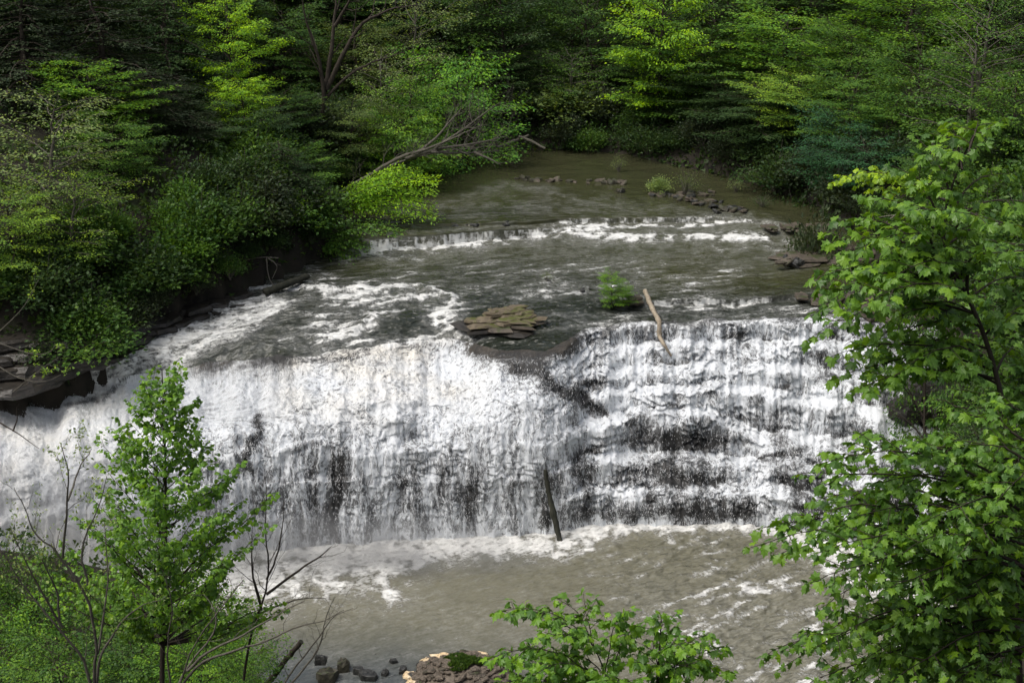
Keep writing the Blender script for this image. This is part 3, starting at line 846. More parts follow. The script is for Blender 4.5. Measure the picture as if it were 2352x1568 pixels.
def spray_tree(seed, H=10.0, Rc=3.2, kind='layered', nl=26, per=46, leaf=0.17, lo=0.12):
    """returns trunk mesh data and crown mesh data of a whole tree, base at the origin"""
    r = np.random.RandomState(seed)
    paths = []
    n = 9
    zz = np.linspace(0, H * (0.97 if kind != 'sparse' else 0.9), n)
    wob = np.cumsum(r.randn(n, 2) * 0.10 * H / 10, axis=0); wob[0] = 0
    tp = np.stack([wob[:, 0], wob[:, 1], zz], 1)
    r0 = 0.016 * H + 0.02
    paths.append((tp, r0 * (1 - 0.93 * zz / H)))
    C, D, N, Z, T = [], [], [], [], []
    a = r.rand() * 6.28
    for i in range(nl):
        h = lo + (0.96 - lo) * (i + r.rand() * 0.8) / nl
        a += 2.4 + r.randn() * 0.35
        base = np.array([np.interp(h * H, zz, tp[:, 0]), np.interp(h * H, zz, tp[:, 1]), h * H])
        q = (h - lo) / (1 - lo)
        if kind == 'conifer':
            L = Rc * (1.0 - q) ** 0.8 * (0.75 + 0.5 * r.rand()) + 0.35; rise = -0.05 + 0.25 * q; droop = 0.34
        elif kind == 'column':
            L = Rc * (0.5 + 0.8 * math.sin(math.pi * min(1, q * 0.9 + 0.15))) * (0.7 + 0.5 * r.rand()); rise = 0.7; droop = 0.1
        else:
            L = Rc * (0.35 + 0.75 * math.sin(math.pi * (0.12 + 0.84 * q)) ** 0.8) * (0.65 + 0.6 * r.rand()); rise = 0.30 + 0.65 * q; droop = 0.22
        dirv = np.array([math.cos(a), math.sin(a), rise])
        m = 6; t = np.linspace(0, 1, m)[:, None]
        lp = base + dirv * L * t + np.array([0, 0, -1.0]) * droop * L * t ** 2 + np.cumsum(r.randn(m, 3) * 0.035 * L, axis=0) * (t > 0)
        paths.append((lp, np.linspace(r0 * 0.38 * (1 - 0.7 * h), 0.012, m)))
        ns = max(3, int(L * (2.6 if kind != 'conifer' else 3.2)))
        for k in range(ns):
            tt = 0.25 + 0.75 * (k + r.rand()) / ns
            p = np.array([np.interp(tt, t[:, 0], lp[:, c]) for c in range(3)])
            side = norm(np.cross(dirv, [0, 0, 1.0])) * (1 if k % 2 else -1)
            out = norm(np.array([dirv[0], dirv[1], 0]))
            sl = (0.30 + 0.5 * r.rand()) * (0.38 * L * (1.15 - tt) + 0.35)
            dd = norm(side * (0.9 if tt < 0.9 else 0.2) + out * 0.6 + r.randn(3) * 0.18)
            tip = p + dd * sl * 1.3 + np.array([0, 0, -0.15 * sl])
            if k % 2 == 0 or kind == 'sparse':
                paths.append((np.array([p, (p + tip) / 2 + r.randn(3) * 0.03, tip]), np.array([0.016, 0.011, 0.006])))
            nn = int(per * (0.6 + 0.8 * r.rand()) * (sl / 0.6))
            u = r.rand(nn)[:, None] ** 0.8
            spread = {'layered': (0.38, 0.125), 'round': (0.42, 0.24), 'sparse': (0.36, 0.22), 'conifer': (0.30, 0.07), 'column': (0.3, 0.22)}[kind]
            c = p + (tip - p) * u * 1.15
            off = r.randn(nn, 3) * np.array([spread[0], spread[0], spread[1]]) * (0.30 + sl * 0.62)
            c = c + off
            c[:, 2] -= 0.32 * (off[:, 0] ** 2 + off[:, 1] ** 2) / (sl + 0.3) * (kind in ('layered', 'conifer'))
            C.append(c)
            od = norm(c - p) + out * 0.5 + r.randn(nn, 3) * 0.5
            od[:, 2] = od[:, 2] * 0.5 - 0.35
            D.append(od)
            nz_ = r.randn(nn, 3) * (0.42 if kind in ('layered', 'conifer') else 0.75); nz_[:, 2] += 1.0
            N.append(nz_)
            Z.append(leaf * (0.6 + 0.8 * r.rand(nn)))
            T.append(np.clip(0.5 + 0.22 * r.randn(nn) + 0.16 * r.randn(), 0, 1))
    C, D, N, Z, T = map(np.concatenate, (C, D, N, Z, T))
    V, F, t = leaves(C, D, N, Z, 'oval', T)
    tv, tf = tubes(paths, 6)
    return (tv, tf), (V, F, t)

PROTO = {}
def proto(kind, seed, bark='bark', **kw):
    tr, cr = spray_tree(seed, kind=kind, **kw)
    a = mesh_np('trunk', tr[0], tr[1], [M[bark]], None, True)
    b = mesh_np('crown', cr[0], cr[1], [M['leaf']], dict(tint=cr[2]))
    PROTO.setdefault(kind, []).append((a, b, kw.get('H', 10.0), kw.get('Rc', 3.2)))

proto('layered', 11, nl=38, per=46, leaf=0.17)
proto('layered', 12, nl=40, per=44, leaf=0.165, Rc=3.6)
proto('layered', 13, nl=36, per=48, leaf=0.17, Rc=3.4)
proto('round', 21, nl=38, per=42, leaf=0.17)
proto('round', 22, nl=38, per=42, leaf=0.16, Rc=3.6)
proto('sparse', 31, nl=32, per=20, leaf=0.14, bark='twig')
proto('sparse', 32, nl=34, per=20, leaf=0.135, Rc=3.6, bark='twig')
proto('conifer', 41, nl=60, per=30, leaf=0.15, H=12.0, Rc=3.4, lo=0.08)
proto('conifer', 42, nl=64, per=28, leaf=0.14, H=12.0, Rc=3.0, lo=0.08)

def bush_proto(kind, seed, R=1.5, H=3.0, nst=16, per=60, leaf=0.13, bark='twig', up=1.0):
    r = np.random.RandomState(seed); paths = []; C, D, N, Z, T = [], [], [], [], []
    for i in range(nst):
        a = r.rand() * 6.28; rad = R * math.sqrt(r.rand()); hh = H * (1 - 0.55 * (rad / R) ** 2) * (0.7 + 0.4 * r.rand())
        tip = np.array([rad * math.cos(a), rad * math.sin(a), hh])
        mid = tip * np.array([0.4, 0.4, 0.6])
        paths.append((np.array([[0, 0, -0.1], mid, tip]) + r.randn(3, 3) * 0.03, np.array([0.03, 0.018, 0.007])))
        tt = r.rand(per)[:, None] ** 0.6
        c = mid * (1 - tt) + tip * tt + r.randn(per, 3) * np.array([0.26, 0.26, 0.16]) * R * 0.8
        c[:, 2] *= 0.45 + 0.55 * r.rand(per) ** 0.4
        c[:, 2] = np.abs(c[:, 2])
        C.append(c); d = norm(c) + r.randn(per, 3) * 0.6; d[:, 2] -= 0.2; D.append(d)
        n_ = r.randn(per, 3) * 0.6; n_[:, 2] += up; N.append(n_)
        Z.append(leaf * (0.6 + 0.8 * r.rand(per))); T.append(np.clip(0.5 + 0.2 * r.randn(per) + 0.15 * r.randn(), 0, 1))
    C, D, N, Z, T = map(np.concatenate, (C, D, N, Z, T))
    V, F, t = leaves(C, D, N, Z, 'oval', T)
    tv, tf = tubes(paths, 5)
    a = mesh_np('stems', tv, tf, [M[bark]], None, True)
    b = mesh_np('foliage', V, F, [M['leaf']], dict(tint=t))
    PROTO.setdefault(kind, []).append((a, b, H, R))
bush_proto('bush', 51, nst=34, per=95, leaf=0.17)
bush_proto('bush', 52, nst=32, per=95, leaf=0.16)
bush_proto('thin_bush', 53, nst=24, per=26, leaf=0.10)

TONES = {'lime': (0.220, 0.450, 0.020), 'bright': (0.125, 0.295, 0.026), 'green': (0.086, 0.205, 0.028), 'mid': (0.062, 0.148, 0.027),
         'dark': (0.042, 0.090, 0.027), 'hemlock': (0.043, 0.068, 0.034), 'grey': (0.105, 0.120, 0.080), 'pale': (0.215, 0.320, 0.105),
         'blue': (0.048, 0.135, 0.062), 'yellow': (0.190, 0.350, 0.040), 'olive': (0.110, 0.180, 0.045)}

HIDDEN = {'wood_tree': [1, 3, 5, 6, 7, 8, 9, 10, 11, 12, 13, 14, 16, 17, 18, 19, 20, 21, 22, 23, 24, 25, 26, 27, 28, 33, 34, 36, 37, 41, 42, 43, 45, 46, 47, 48, 49, 51, 52, 54, 56, 57, 58, 59, 60, 62, 63, 66, 69, 72, 74, 79, 80, 83, 85, 89, 92, 93, 95, 96, 97, 98, 99, 100, 101, 102, 103, 104, 105, 106, 107, 108, 109, 110, 111, 113, 114, 115, 116, 117, 118, 119, 120, 121, 122, 123, 125, 127, 129, 130, 131, 132, 133, 134, 135, 136, 137, 140, 141, 142, 143, 145, 146, 147, 148, 149, 150, 151, 152, 153], 'bank_shrub': [39, 44, 46, 48, 102, 103, 106, 108, 109, 110, 111, 112, 113, 114, 115, 116, 117, 118, 119, 120, 121, 122, 123, 124]}
_made = {}
def place(name, kind, idx, x, y, z, h, w, rot, tone, label, cat, group=None):
    _made[name] = _made.get(name, 0) + 1
    if _made[name] in HIDDEN.get(name, ()): return None      # nothing of it shows
    tm, cm, H0, R0 = PROTO[kind][idx % len(PROTO[kind])]
    e = bpy.data.objects.new(name, None); COL.objects.link(e)
    e.empty_display_size = 0.5
    e.location = (x, y, z); e.rotation_euler = (0.09 * math.sin(rot * 7.3), 0.09 * math.cos(rot * 5.1), rot)
    e.scale = (w / (2 * R0), w / (2 * R0), h / H0)
    e['label'] = label; e['category'] = cat
    if group: e['group'] = group
    plant = kind in ('bush', 'thin_bush')
    t = bpy.data.objects.new('stems' if plant else 'trunk', tm); COL.objects.link(t); t.parent = e
    c = bpy.data.objects.new('foliage' if plant else 'crown', cm); COL.objects.link(c); c.parent = e
    c.color = (*TONES[tone], 1.0) if isinstance(tone, str) else (*tone, 1.0)
    return e
# ------------------------------------------------------------------ trees of the wood, one by one
# picture x of the crown, picture y of its top, distance, crown width in picture units, kind, variant, tone, name, category, label
TREES = [
 # --- upper left slope
 (40, -60, 80, 330, 'conifer', 0, 'hemlock', 'hemlock_tree', 'tree', 'dark grey-green hemlock filling the top left corner'),
 (215, -70, 84, 300, 'conifer', 1, 'hemlock', 'hemlock_tree', 'tree', 'dull dark hemlock above the shaggy bright green tree'),
 (370, -60, 88, 300, 'conifer', 0, 'dark', 'hemlock_tree', 'tree', 'shaded hemlock just left of the lime green tree top'),
 (330, 150, 81, 230, 'conifer', 1, 'hemlock', 'hemlock_tree', 'tree', 'blackish hemlock between the shaggy bright tree and the lime tree'),
 (420, 330, 82, 240, 'conifer', 0, 'hemlock', 'hemlock_tree', 'tree', 'dark hemlock below and left of the lime tree'),
 (205, 140, 79, 250, 'layered', 0, 'bright', 'broadleaf_tree', 'tree', 'shaggy bright green tree in steps of foliage, upper left'),
 (250, 340, 76, 190, 'layered', 1, 'green', 'broadleaf_tree', 'tree', 'lower bright green tree right under the shaggy one'),
 (75, 215, 70, 320, 'sparse', 0, 'pale', 'small_leaved_tree', 'tree', 'pale yellow-green thin-leaved tree at the left edge'),
 (130, 400, 68, 260, 'sparse', 1, 'yellow', 'small_leaved_tree', 'tree', 'loose yellowish tree in front of the shaded left slope'),
 (10, 440, 67, 230, 'layered', 2, 'yellow', 'broadleaf_tree', 'tree', 'yellow-green tree cut by the left edge above the rock bank'),
 (515, 8, 88, 185, 'layered', 2, 'lime', 'broadleaf_tree', 'tree', 'vivid lime green tree standing highest on the left slope'),
 (560, 180, 85, 150, 'layered', 0, 'lime', 'broadleaf_tree', 'tree', 'smaller lime green tree tucked under the vivid one'),
 (640, 20, 100, 240, 'layered', 1, 'mid', 'broadleaf_tree', 'tree', 'mid green layered tree right of the lime tree top'),
 (650, 220, 90, 210, 'layered', 2, 'mid', 'broadleaf_tree', 'tree', 'green layered tree in the middle of the left slope'),
 (560, 350, 84, 230, 'layered', 1, 'dark', 'broadleaf_tree', 'tree', 'dark shaded tree under the lime trees'),
 (690, 380, 83, 200, 'layered', 0, 'green', 'broadleaf_tree', 'tree', 'green tree behind the root of the leaning dead tree'),
 (640, 480, 80, 200, 'conifer', 1, 'dark', 'hemlock_tree', 'tree', 'dark drooping hemlock at the left waterside below the leaning tree'),
 (800, 60, 104, 250, 'round', 0, 'olive', 'broadleaf_tree', 'tree', 'olive tree crown behind the bare forked trunk'),
 (760, -90, 110, 260, 'layered', 1, 'mid', 'broadleaf_tree', 'tree', 'mid green tree above the bare forked trunk'),
 (930, -30, 104, 240, 'sparse', 1, 'pale', 'small_leaved_tree', 'tree', 'pale spring tree with fine twigs right of the forked trunk'),
 (870, 130, 98, 210, 'sparse', 0, 'pale', 'small_leaved_tree', 'tree', 'pale loose tree between forked trunk and vivid waterside crown'),
 (790, 240, 92, 200, 'layered', 2, 'olive', 'broadleaf_tree', 'tree', 'olive layered tree above the leaning dead tree'),
 (930, 190, 98, 200, 'round', 1, 'bright', 'broadleaf_tree', 'tree', 'bright green tree left of the vivid rounded crown'),
 (900, 260, 94, 210, 'layered', 0, 'bright', 'broadleaf_tree', 'tree', 'bright green low tree just above the dead branches'),
 (1075, 140, 103, 280, 'round', 1, (0.130, 0.350, 0.035), 'broadleaf_tree', 'tree', 'vivid green rounded tree leaning out over the upper river'),
 (1010, 210, 106, 180, 'round', 0, 'green', 'broadleaf_tree', 'tree', 'green tree behind the vivid rounded one over the river'),
 # --- far bank
 (1060, -60, 114, 260, 'round', 0, 'mid', 'broadleaf_tree', 'tree', 'deep green tree behind the vivid rounded crown'),
 (1180, -50, 113, 240, 'round', 1, 'dark', 'broadleaf_tree', 'tree', 'dusky green tree at the top centre of the far bank'),
 (1150, 130, 110, 210, 'layered', 1, 'dark', 'broadleaf_tree', 'tree', 'dark tree at the bend behind the vivid rounded crown'),
 (1350, -70, 113, 230, 'layered', 1, 'mid', 'broadleaf_tree', 'tree', 'green tree on a pale trunk on the far bank'),
 (1310, 120, 110, 170, 'sparse', 0, 'green', 'small_leaved_tree', 'tree', 'thin tree with a pale stem at the far bend'),
 (1240, 120, 111, 170, 'sparse', 1, 'mid', 'small_leaved_tree', 'tree', 'thin shaded tree left of the pale stemmed one'),
 (1480, -40, 117, 240, 'conifer', 0, 'hemlock', 'hemlock_tree', 'tree', 'nearly black hemlock in the gap of the far bank'),
 (1430, 110, 113, 200, 'conifer', 1, 'hemlock', 'hemlock_tree', 'tree', 'black shaded hemlock low in the far bank gap'),
 # --- right slope
 (1530, -80, 106, 210, 'layered', 0, 'lime', 'broadleaf_tree', 'tree', 'yellow-lime tree cut by the top edge right of centre'),
 (1650, -60, 112, 260, 'round', 0, 'mid', 'broadleaf_tree', 'tree', 'green tree at the top edge above the big waterside tree'),
 (1580, 70, 106, 310, 'layered', 1, 'green', 'broadleaf_tree', 'tree', 'big green tree overhanging the far right waterside'),
 (1520, 130, 109, 220, 'layered', 2, 'mid', 'broadleaf_tree', 'tree', 'mid green tree at the left edge of the right wood'),
 (1660, 220, 103, 250, 'layered', 0, 'dark', 'broadleaf_tree', 'tree', 'shaded green tree low over the still right water'),  # dark tone puts the slope's deep shadow into the leaf colour
 (1800, 20, 104, 280, 'layered', 0, 'bright', 'broadleaf_tree', 'tree', 'bright tree in wide flat layers upper right'),
 (1780, -90, 114, 260, 'layered', 2, 'mid', 'broadleaf_tree', 'tree', 'mid green tree at the top edge right of centre'),
 (1820, 170, 97, 230, 'layered', 1, 'yellow', 'broadleaf_tree', 'tree', 'yellow-green layered tree in the middle of the right slope'),
 (1760, 300, 97, 240, 'layered', 2, 'dark', 'broadleaf_tree', 'tree', 'dark low tree hanging over the black right waterside'),  # leaf colour darkened for the shadow low on this slope
 (1930, 60, 98, 260, 'round', 1, 'green', 'broadleaf_tree', 'tree', 'green rounded tree right of the bright flat-layered one'),
 (1960, -80, 108, 260, 'round', 0, 'mid', 'broadleaf_tree', 'tree', 'mid green tree at the top edge, upper right'),
 (1960, 170, 92, 240, 'layered', 2, 'green', 'broadleaf_tree', 'tree', 'soft green tree above the blue-green one'),
 (1930, 265, 88, 230, 'round', 1, 'blue', 'broadleaf_tree', 'tree', 'blue-green tree standing over the rock shelf'),
 (2010, 380, 84, 190, 'round', 0, 'blue', 'broadleaf_tree', 'tree', 'lower blue-green tree beside the dark bank hollow'),
 (2040, 230, 88, 230, 'layered', 0, 'green', 'broadleaf_tree', 'tree', 'green tree between the blue-green tree and the maple top'),
 (2110, -60, 98, 300, 'round', 0, 'bright', 'broadleaf_tree', 'tree', 'light green tree near the top right corner'),
 (2110, 110, 88, 250, 'round', 1, 'green', 'broadleaf_tree', 'tree', 'full green tree behind the tip of the maple'),
 (2280, -80, 86, 330, 'sparse', 1, 'green', 'small_leaved_tree', 'tree', 'flecked tree in the top right corner'),
 (2250, 60, 80, 300, 'sparse', 0, 'green', 'small_leaved_tree', 'tree', 'flecked green tree behind the maple at the right edge'),
 (2340, 180, 76, 260, 'round', 0, 'green', 'broadleaf_tree', 'tree', 'full leafy green tree at the right edge above the maple'),
 (2190, 330, 76, 220, 'layered', 1, 'mid', 'broadleaf_tree', 'tree', 'green tree seen through the maple over the right bank'),
 (2280, 420, 70, 260, 'conifer', 1, 'dark', 'hemlock_tree', 'tree', 'dark hemlock seen through the maple at the right edge'),
 (2200, 640, 62, 230, 'layered', 0, 'mid', 'broadleaf_tree', 'tree', 'green tree behind the maple beside the right end of the falls'),
 (2330, 640, 58, 260, 'layered', 2, 'green', 'broadleaf_tree', 'tree', 'green tree at the right edge level with the falls'),
 (2280, 900, 52, 260, 'layered', 1, 'dark', 'broadleaf_tree', 'tree', 'dark tree behind the lower maple beside the plunge pool'),
]
rr = random.Random(5)
for (px, pt, Y, w, kind, idx, tone, nm, cat, lab) in TREES:
    top = W(px, pt, Y)
    wm = w / FPX * Y / CP * 1.0
    x, y = top[0], Y
    g = gz1(x, y)
    h = max(top[2] - g + 0.2, 3.5)
    place(nm, kind, idx, x, y, g - 0.2, h, wm, rr.random() * 6.28, tone, lab, cat)

# bushes and saplings along the banks
BUSHES = [
 (410, 500, 72, 170, 'bush', 0, 'green', 'shrub', 'leafy green shrub over the white channel, left bank'),
 (330, 590, 70, 190, 'bush', 1, 'mid', 'shrub', 'dark green shrub hanging above the left rock bank'),
 (500, 560, 75, 190, 'bush', 0, 'dark', 'shrub', 'blackish shrub beside the left channel'),
 (590, 560, 78, 170, 'bush', 1, 'hemlock', 'shrub', 'grey-green shrub above the dark log'),
 (680, 520, 80, 170, 'bush', 0, 'hemlock', 'shrub', 'shaded shrub at the point of the left bank'),
 (60, 620, 66, 200, 'thin_bush', 0, 'yellow', 'shrub', 'yellow-green twiggy shrub at the left edge above the rock'),
 (180, 560, 69, 190, 'bush', 1, 'mid', 'shrub', 'mid green shrub above the dark rock bank'),
 (400, 640, 71, 150, 'bush', 0, 'mid', 'shrub', 'low green shrub dipping towards the white channel'),
 (770, 480, 82, 170, 'bush', 0, 'bright', 'shrub', 'bright green low shrub touching the small ledge'),
 (1300, 235, 109, 180, 'bush', 0, 'olive', 'shrub', 'round olive shrub on the far shore'),
 (1385, 280, 109, 110, 'thin_bush', 0, 'grey', 'shrub', 'grey hazy shrub on the far shore'),
 (1480, 320, 108, 150, 'bush', 1, 'mid', 'shrub', 'low green shrub at the far right corner of the river'),
 (1880, 475, 80, 150, 'bush', 1, (0.055, 0.085, 0.040), 'shrub', 'grey-green shrub growing on the rock shelf at right'),
 (1840, 430, 90, 150, 'bush', 0, 'dark', 'shrub', 'dark low shrub at the right waterside'),
 (2080, 600, 74, 170, 'bush', 1, 'mid', 'shrub', 'green shrub on the right bank above the layered ledge'),
 (1180, 260, 109, 160, 'bush', 1, 'hemlock', 'shrub', 'dark shrub at the bend below the vivid rounded tree'),
 (1610, 330, 108, 190, 'bush', 0, 'dark', 'shrub', 'dark shrub at the edge of the still right water'),
 (980, 300, 106, 170, 'bush', 0, 'olive', 'shrub', 'olive shrub at the water behind the dead branches'),
]
NEAR = [
 (-30, 1262, 45, 240, 'round', 0, 'green', 'mid green sapling at the left edge right against the foam'),
 (95, 1300, 44, 230, 'round', 1, 'mid', 'dull green sapling behind the left stems of the bare shrub'),
 (20, 1400, 39, 300, 'round', 1, 'bright', 'green thicket sapling in the bottom left corner'),
 (215, 1345, 41, 280, 'round', 0, 'green', 'broad full green sapling behind the bare branches'),
 (330, 1330, 42, 240, 'round', 1, 'bright', 'fresh green sapling just left of the tulip tree foot'),
 (450, 1310, 41, 240, 'round', 0, 'bright', 'green sapling just right of the tulip tree trunk'),
 (545, 1400, 38, 230, 'round', 1, 'bright', 'green sapling at the right end of the near thicket'),
 (110, 1470, 33, 300, 'layered', 0, 'green', 'layered sapling low at the bottom left'),
 (300, 1450, 34, 280, 'round', 0, 'mid', 'duller green sapling low under the bare shrub'),
 (420, 1460, 33, 280, 'layered', 1, 'bright', 'layered light green sapling low under the tulip tree'),
 (540, 1500, 31, 240, 'round', 1, 'green', 'green sapling at the bottom beside the snag'),
]
for (px, pt, Y, w, kind, idx, tone, lab) in NEAR:
    top = W(px, pt, Y); g = gz1(top[0], Y); wm = w / FPX * Y / CP
    place('sapling', kind, idx, top[0], Y, g - 0.2, max(top[2] - g + 0.2, 2.5), wm, rr.random() * 6.28, tone, lab, 'sapling')
for (px, pt, Y, w, kind, idx, tone, nm, lab) in BUSHES:
    top = W(px, pt, Y); x = top[0]; g = gz1(x, Y)
    wm = w / FPX * Y / CP
    h = top[2] - g
    zb = g - 0.1
    if h < wm * 0.45: h = wm * 0.6
    if h > wm * 1.6:
        h = wm * 1.6
    place(nm, kind, idx, x, Y, max(zb, top[2] - h), min(h, max(top[2] - zb, wm * 0.5)), wm, rr.random() * 6.28, tone, lab, 'shrub')

# shaded trees packed behind the ones above; nothing tells them apart
FILL = []
rf = np.random.RandomState(3)
ZONES = [(-46, -10, 76, 130, 60, 'shaded tree deep in the thick wood on the left slope', 'shaded trees of the left wood'),
         (-12, 26, 115, 140, 34, 'shaded tree deep in the wood on the far bank', 'shaded trees of the far wood'),
         (18, 60, 66, 128, 60, 'shaded tree deep in the thick wood on the right slope', 'shaded trees of the right wood')]
for (x0, x1, y0, y1, n, lab, grp) in ZONES:
    k = 0; tries = 0; got = []
    while k < n and tries < 4000:
        tries += 1
        x = rf.uniform(x0, x1); y = rf.uniform(y0, y1)
        if abs(x) > y * 0.42 + 2: continue
        if bool(inside(np.array([x]), np.array([y]), RIVPOLY)[0]): continue
        if float(seg_dist(np.array([x]), np.array([y]), RIVPOLY + [RIVPOLY[0]])[0]) < 3.0: continue
        fpx = 1176 + FPX * x / (y * CP + 14 * SP)
        if any(abs(fpx - t[0]) < t[3] * 0.5 + 70 and y < t[2] + 1.5 for t in TREES): continue
        if any((x - a) ** 2 + (y - b) ** 2 < 9 for a, b in got): continue
        got.append((x, y)); k += 1
        kd = rf.choice(['conifer', 'layered', 'round', 'layered'])
        tn = {'conifer': 'hemlock', 'layered': rf.choice(['dark', 'mid', 'dark']), 'round': rf.choice(['dark', 'mid'])}[kd]
        h = rf.uniform(7, 12) if kd != 'conifer' else rf.uniform(9, 14)
        place('wood_tree', kd, int(rf.randint(3)), x, y, gz1(x, y) - 0.2, h, h * rf.uniform(0.55, 0.8), rf.rand() * 6.28, tn, lab, 'tree', grp)

# low shrubs all along the foot of the slopes
rb = np.random.RandomState(8)
def along(pts, step, off, lab, grp, tones, h0, h1):
    P = np.array(pts); seg = np.linalg.norm(np.diff(P, axis=0), axis=1); cum = np.concatenate([[0], np.cumsum(seg)])
    s_ = 0.0
    while s_ < cum[-1]:
        x = np.interp(s_, cum, P[:, 0]); y = np.interp(s_, cum, P[:, 1])
        k = min(np.searchsorted(cum, s_, side='right') - 1, len(seg) - 1)
        t = (P[k + 1] - P[k]) / seg[k]; nrm = np.array([-t[1], t[0]])
        if inside(np.array([x + nrm[0] * 1.5]), np.array([y + nrm[1] * 1.5]), RIVPOLY)[0]: nrm = -nrm
        for o_ in off:
            q = o_ + rb.uniform(-.4, .6); xx, yy = x + nrm[0] * q + rb.uniform(-.5, .5), y + nrm[1] * q
            h = rb.uniform(h0, h1); 
            sh = rb.randint(2); ww = h * rb.uniform(1.1, 1.6); ro = rb.rand() * 6.28; tn = tones[rb.randint(len(tones))]
            place('bank_shrub', 'bush', sh, xx, yy, gz1(xx, yy) - 0.25, h, ww, ro, tn, {'mid': 'fresh green ', 'green': 'brighter green ', 'dark': 'deep green ', 'hemlock': 'grey-green '}[tn] + lab, 'shrub', grp)
        s_ += step * rb.uniform(.8, 1.25)
along([gpt(p) for p in LB[4:]], 2.3, (1.3, 3.6), 'low leafy shrub in the tangle along the foot of the left bank', 'low shrubs along the left bank', ['mid', 'dark', 'hemlock', 'green', 'dark'], 1.8, 3.4)
along([gpt(p) for p in LB[3:10]], 1.8, (0.35,), 'low leafy shrub in the tangle along the foot of the left bank', 'low shrubs along the left bank', ['dark', 'hemlock', 'mid'], 1.2, 2.0)
along([gpt(p) for p in LB[:5]], 2.2, (0.5, 2.6, 4.2), 'low shrub on top of the rock wall at the left edge', 'low shrubs above the left rock wall', ['mid', 'dark', 'hemlock'], 1.8, 3.0)
along([gpt(p) for p in FARB[:9]], 2.6, (1.2, 3.6), 'low shrub in the tangle along the far and right shore', 'low shrubs along the far shore', ['dark', 'mid', 'hemlock', 'dark'], 1.8, 3.4)
along([(21.0, 74), (23, 66), (24, 60), (24, 54), (24.5, 48)], 2.2, (1.0, 3.6, 6.5), 'shrub on the bank behind the big maples at right', 'shrubs behind the maples at right', ['mid', 'green', 'dark'], 2.4, 4.4)
# ------------------------------------------------------------------ looking up the water surface under a picture point
from mathutils import kdtree, Matrix
_pts = np.stack([PXG[:, ::3].ravel(), (784 + FPX * np.tan(np.arctan((CAMZ - V3[:, ::3, 2]) / V3[:, ::3, 1]) - PITCH)).ravel()], 1)
_v = V3[:, ::3].reshape(-1, 3)
def surf(px, py):
    d = (_pts[:, 0] - px) ** 2 + ((_pts[:, 1] - py) * 1.5) ** 2
    return _v[int(np.argmin(d))].copy()

# ------------------------------------------------------------------ rock
def slab_mesh(name, seed, n=11, w=1.0, d=1.0, h=0.2, mat='ledge', jag=0.16, bev=0.06, uneven=0.0):
    r = np.random.RandomState(seed)
    a = (np.arange(n) + r.rand(n) * 0.55) * 2 * math.pi / n
    sq = np.maximum(np.abs(np.cos(a)), np.abs(np.sin(a))) ** -0.6
    rad = sq * (1 + jag * r.randn(n))
    rings = []
    for (zz, k) in ((-0.5, 0.93), (-0.12, 1.0 + 0.5 * jag), (0.34, 0.99), (0.5, 1 - bev * 2.2)):
        kk = k * (1 + 0.035 * r.randn(n))
        rings.append(np.stack([0.5 * w * rad * kk * np.cos(a), 0.5 * d * rad * kk * np.sin(a), h * (zz + uneven * r.randn(n) * 0.25)], 1))
    V = np.vstack(rings + [[[0, 0, h * 0.52]]])
    F4 = []
    i = np.arange(n); j = (i + 1) % n
    for k in range(3):
        F4.append(np.stack([k * n + i, k * n + j, (k + 1) * n + j, (k + 1) * n + i], 1))
    F3 = np.stack([3 * n + i, 3 * n + j, np.full(n, 4 * n)], 1)
    return mesh_np(name, V, [np.vstack(F4), F3], [M[mat]])

def slab_thing(name, label, cat, base, rotz, slabs, group=None):
    e = bpy.data.objects.new(name, None); COL.objects.link(e)
    e.location = base; e.rotation_euler = (0, 0, rotz); e['label'] = label; e['category'] = cat
    if group: e['group'] = group
    for q, (x, y, z, w, d, h, rz, seed, mat, jag) in enumerate(slabs):
        o = obj('slab', slab_mesh('slab', seed, 14, w, d, h, mat, jag, uneven=0.3), e)
        o.location = (x, y, z); o.rotation_euler = (0.05 * math.sin(seed), 0.05 * math.cos(seed * 2), rz)
    return e

b = surf(1160, 762)
sl = []
rs_ = np.random.RandomState(9)
for (x, y, z, w, d, h, mt) in [(0.25, 0.2, -0.02, 3.0, 1.5, .16, 'wetrock'), (-0.35, 0.25, 0.06, 2.9, 1.5, .16, 'wetrock'), (-0.2, 0.3, 0.22, 3.3, 1.5, .16, 'bankrock'),
        (-0.75, 0.35, 0.34, 2.0, 1.2, .13, 'ledge'), (0.65, 0.35, 0.35, 1.9, 1.2, .15, 'ledge'), (-0.1, 0.45, 0.45, 2.6, 1.1, .12, 'ledge'), (-1.1, 0.5, 0.44, 1.0, .9, .10, 'ledge'),
        (0.75, 0.55, 0.52, 1.5, 1.0, .12, 'ledge'), (-0.25, 0.65, 0.56, 1.9, 1.0, .12, 'ledge'), (0.6, 0.75, 0.64, 1.5, .9, .12, 'ledge'), (0.0, 0.85, 0.68, 1.7, .9, .14, 'ledge'),
        (0.9, 0.8, 0.74, .9, .7, .11, 'ledge'), (0.25, 1.0, 0.80, 1.5, .8, .14, 'ledge'), (-0.35, 1.0, 0.78, .8, .6, .12, 'ledge'), (0.5, 1.15, 0.90, 1.1, .6, .10, 'ledge')]:
    sl.append((x, y, z, w, d, h * 1.3, 0.30 * rs_.randn(), 100 + len(sl), mt, 0.24))
slab_thing('rock_outcrop', 'brown layered rock outcrop with moss on the lip of the falls', 'rock', (b[0], b[1] + 0.1, b[2]), 0.04, sl)
b = surf(1452, 696)
slab_thing('rock', 'small dark brown rock beside the green shrub and the pale log', 'rock', (b[0], b[1], b[2]), 0.1,
           [(0, 0, 0.05, 0.95, 0.7, 0.22, 0, 131, 'bankrock', .15), (0.05, 0.05, 0.24, 0.8, 0.6, 0.2, .2, 132, 'bankrock', .15)])

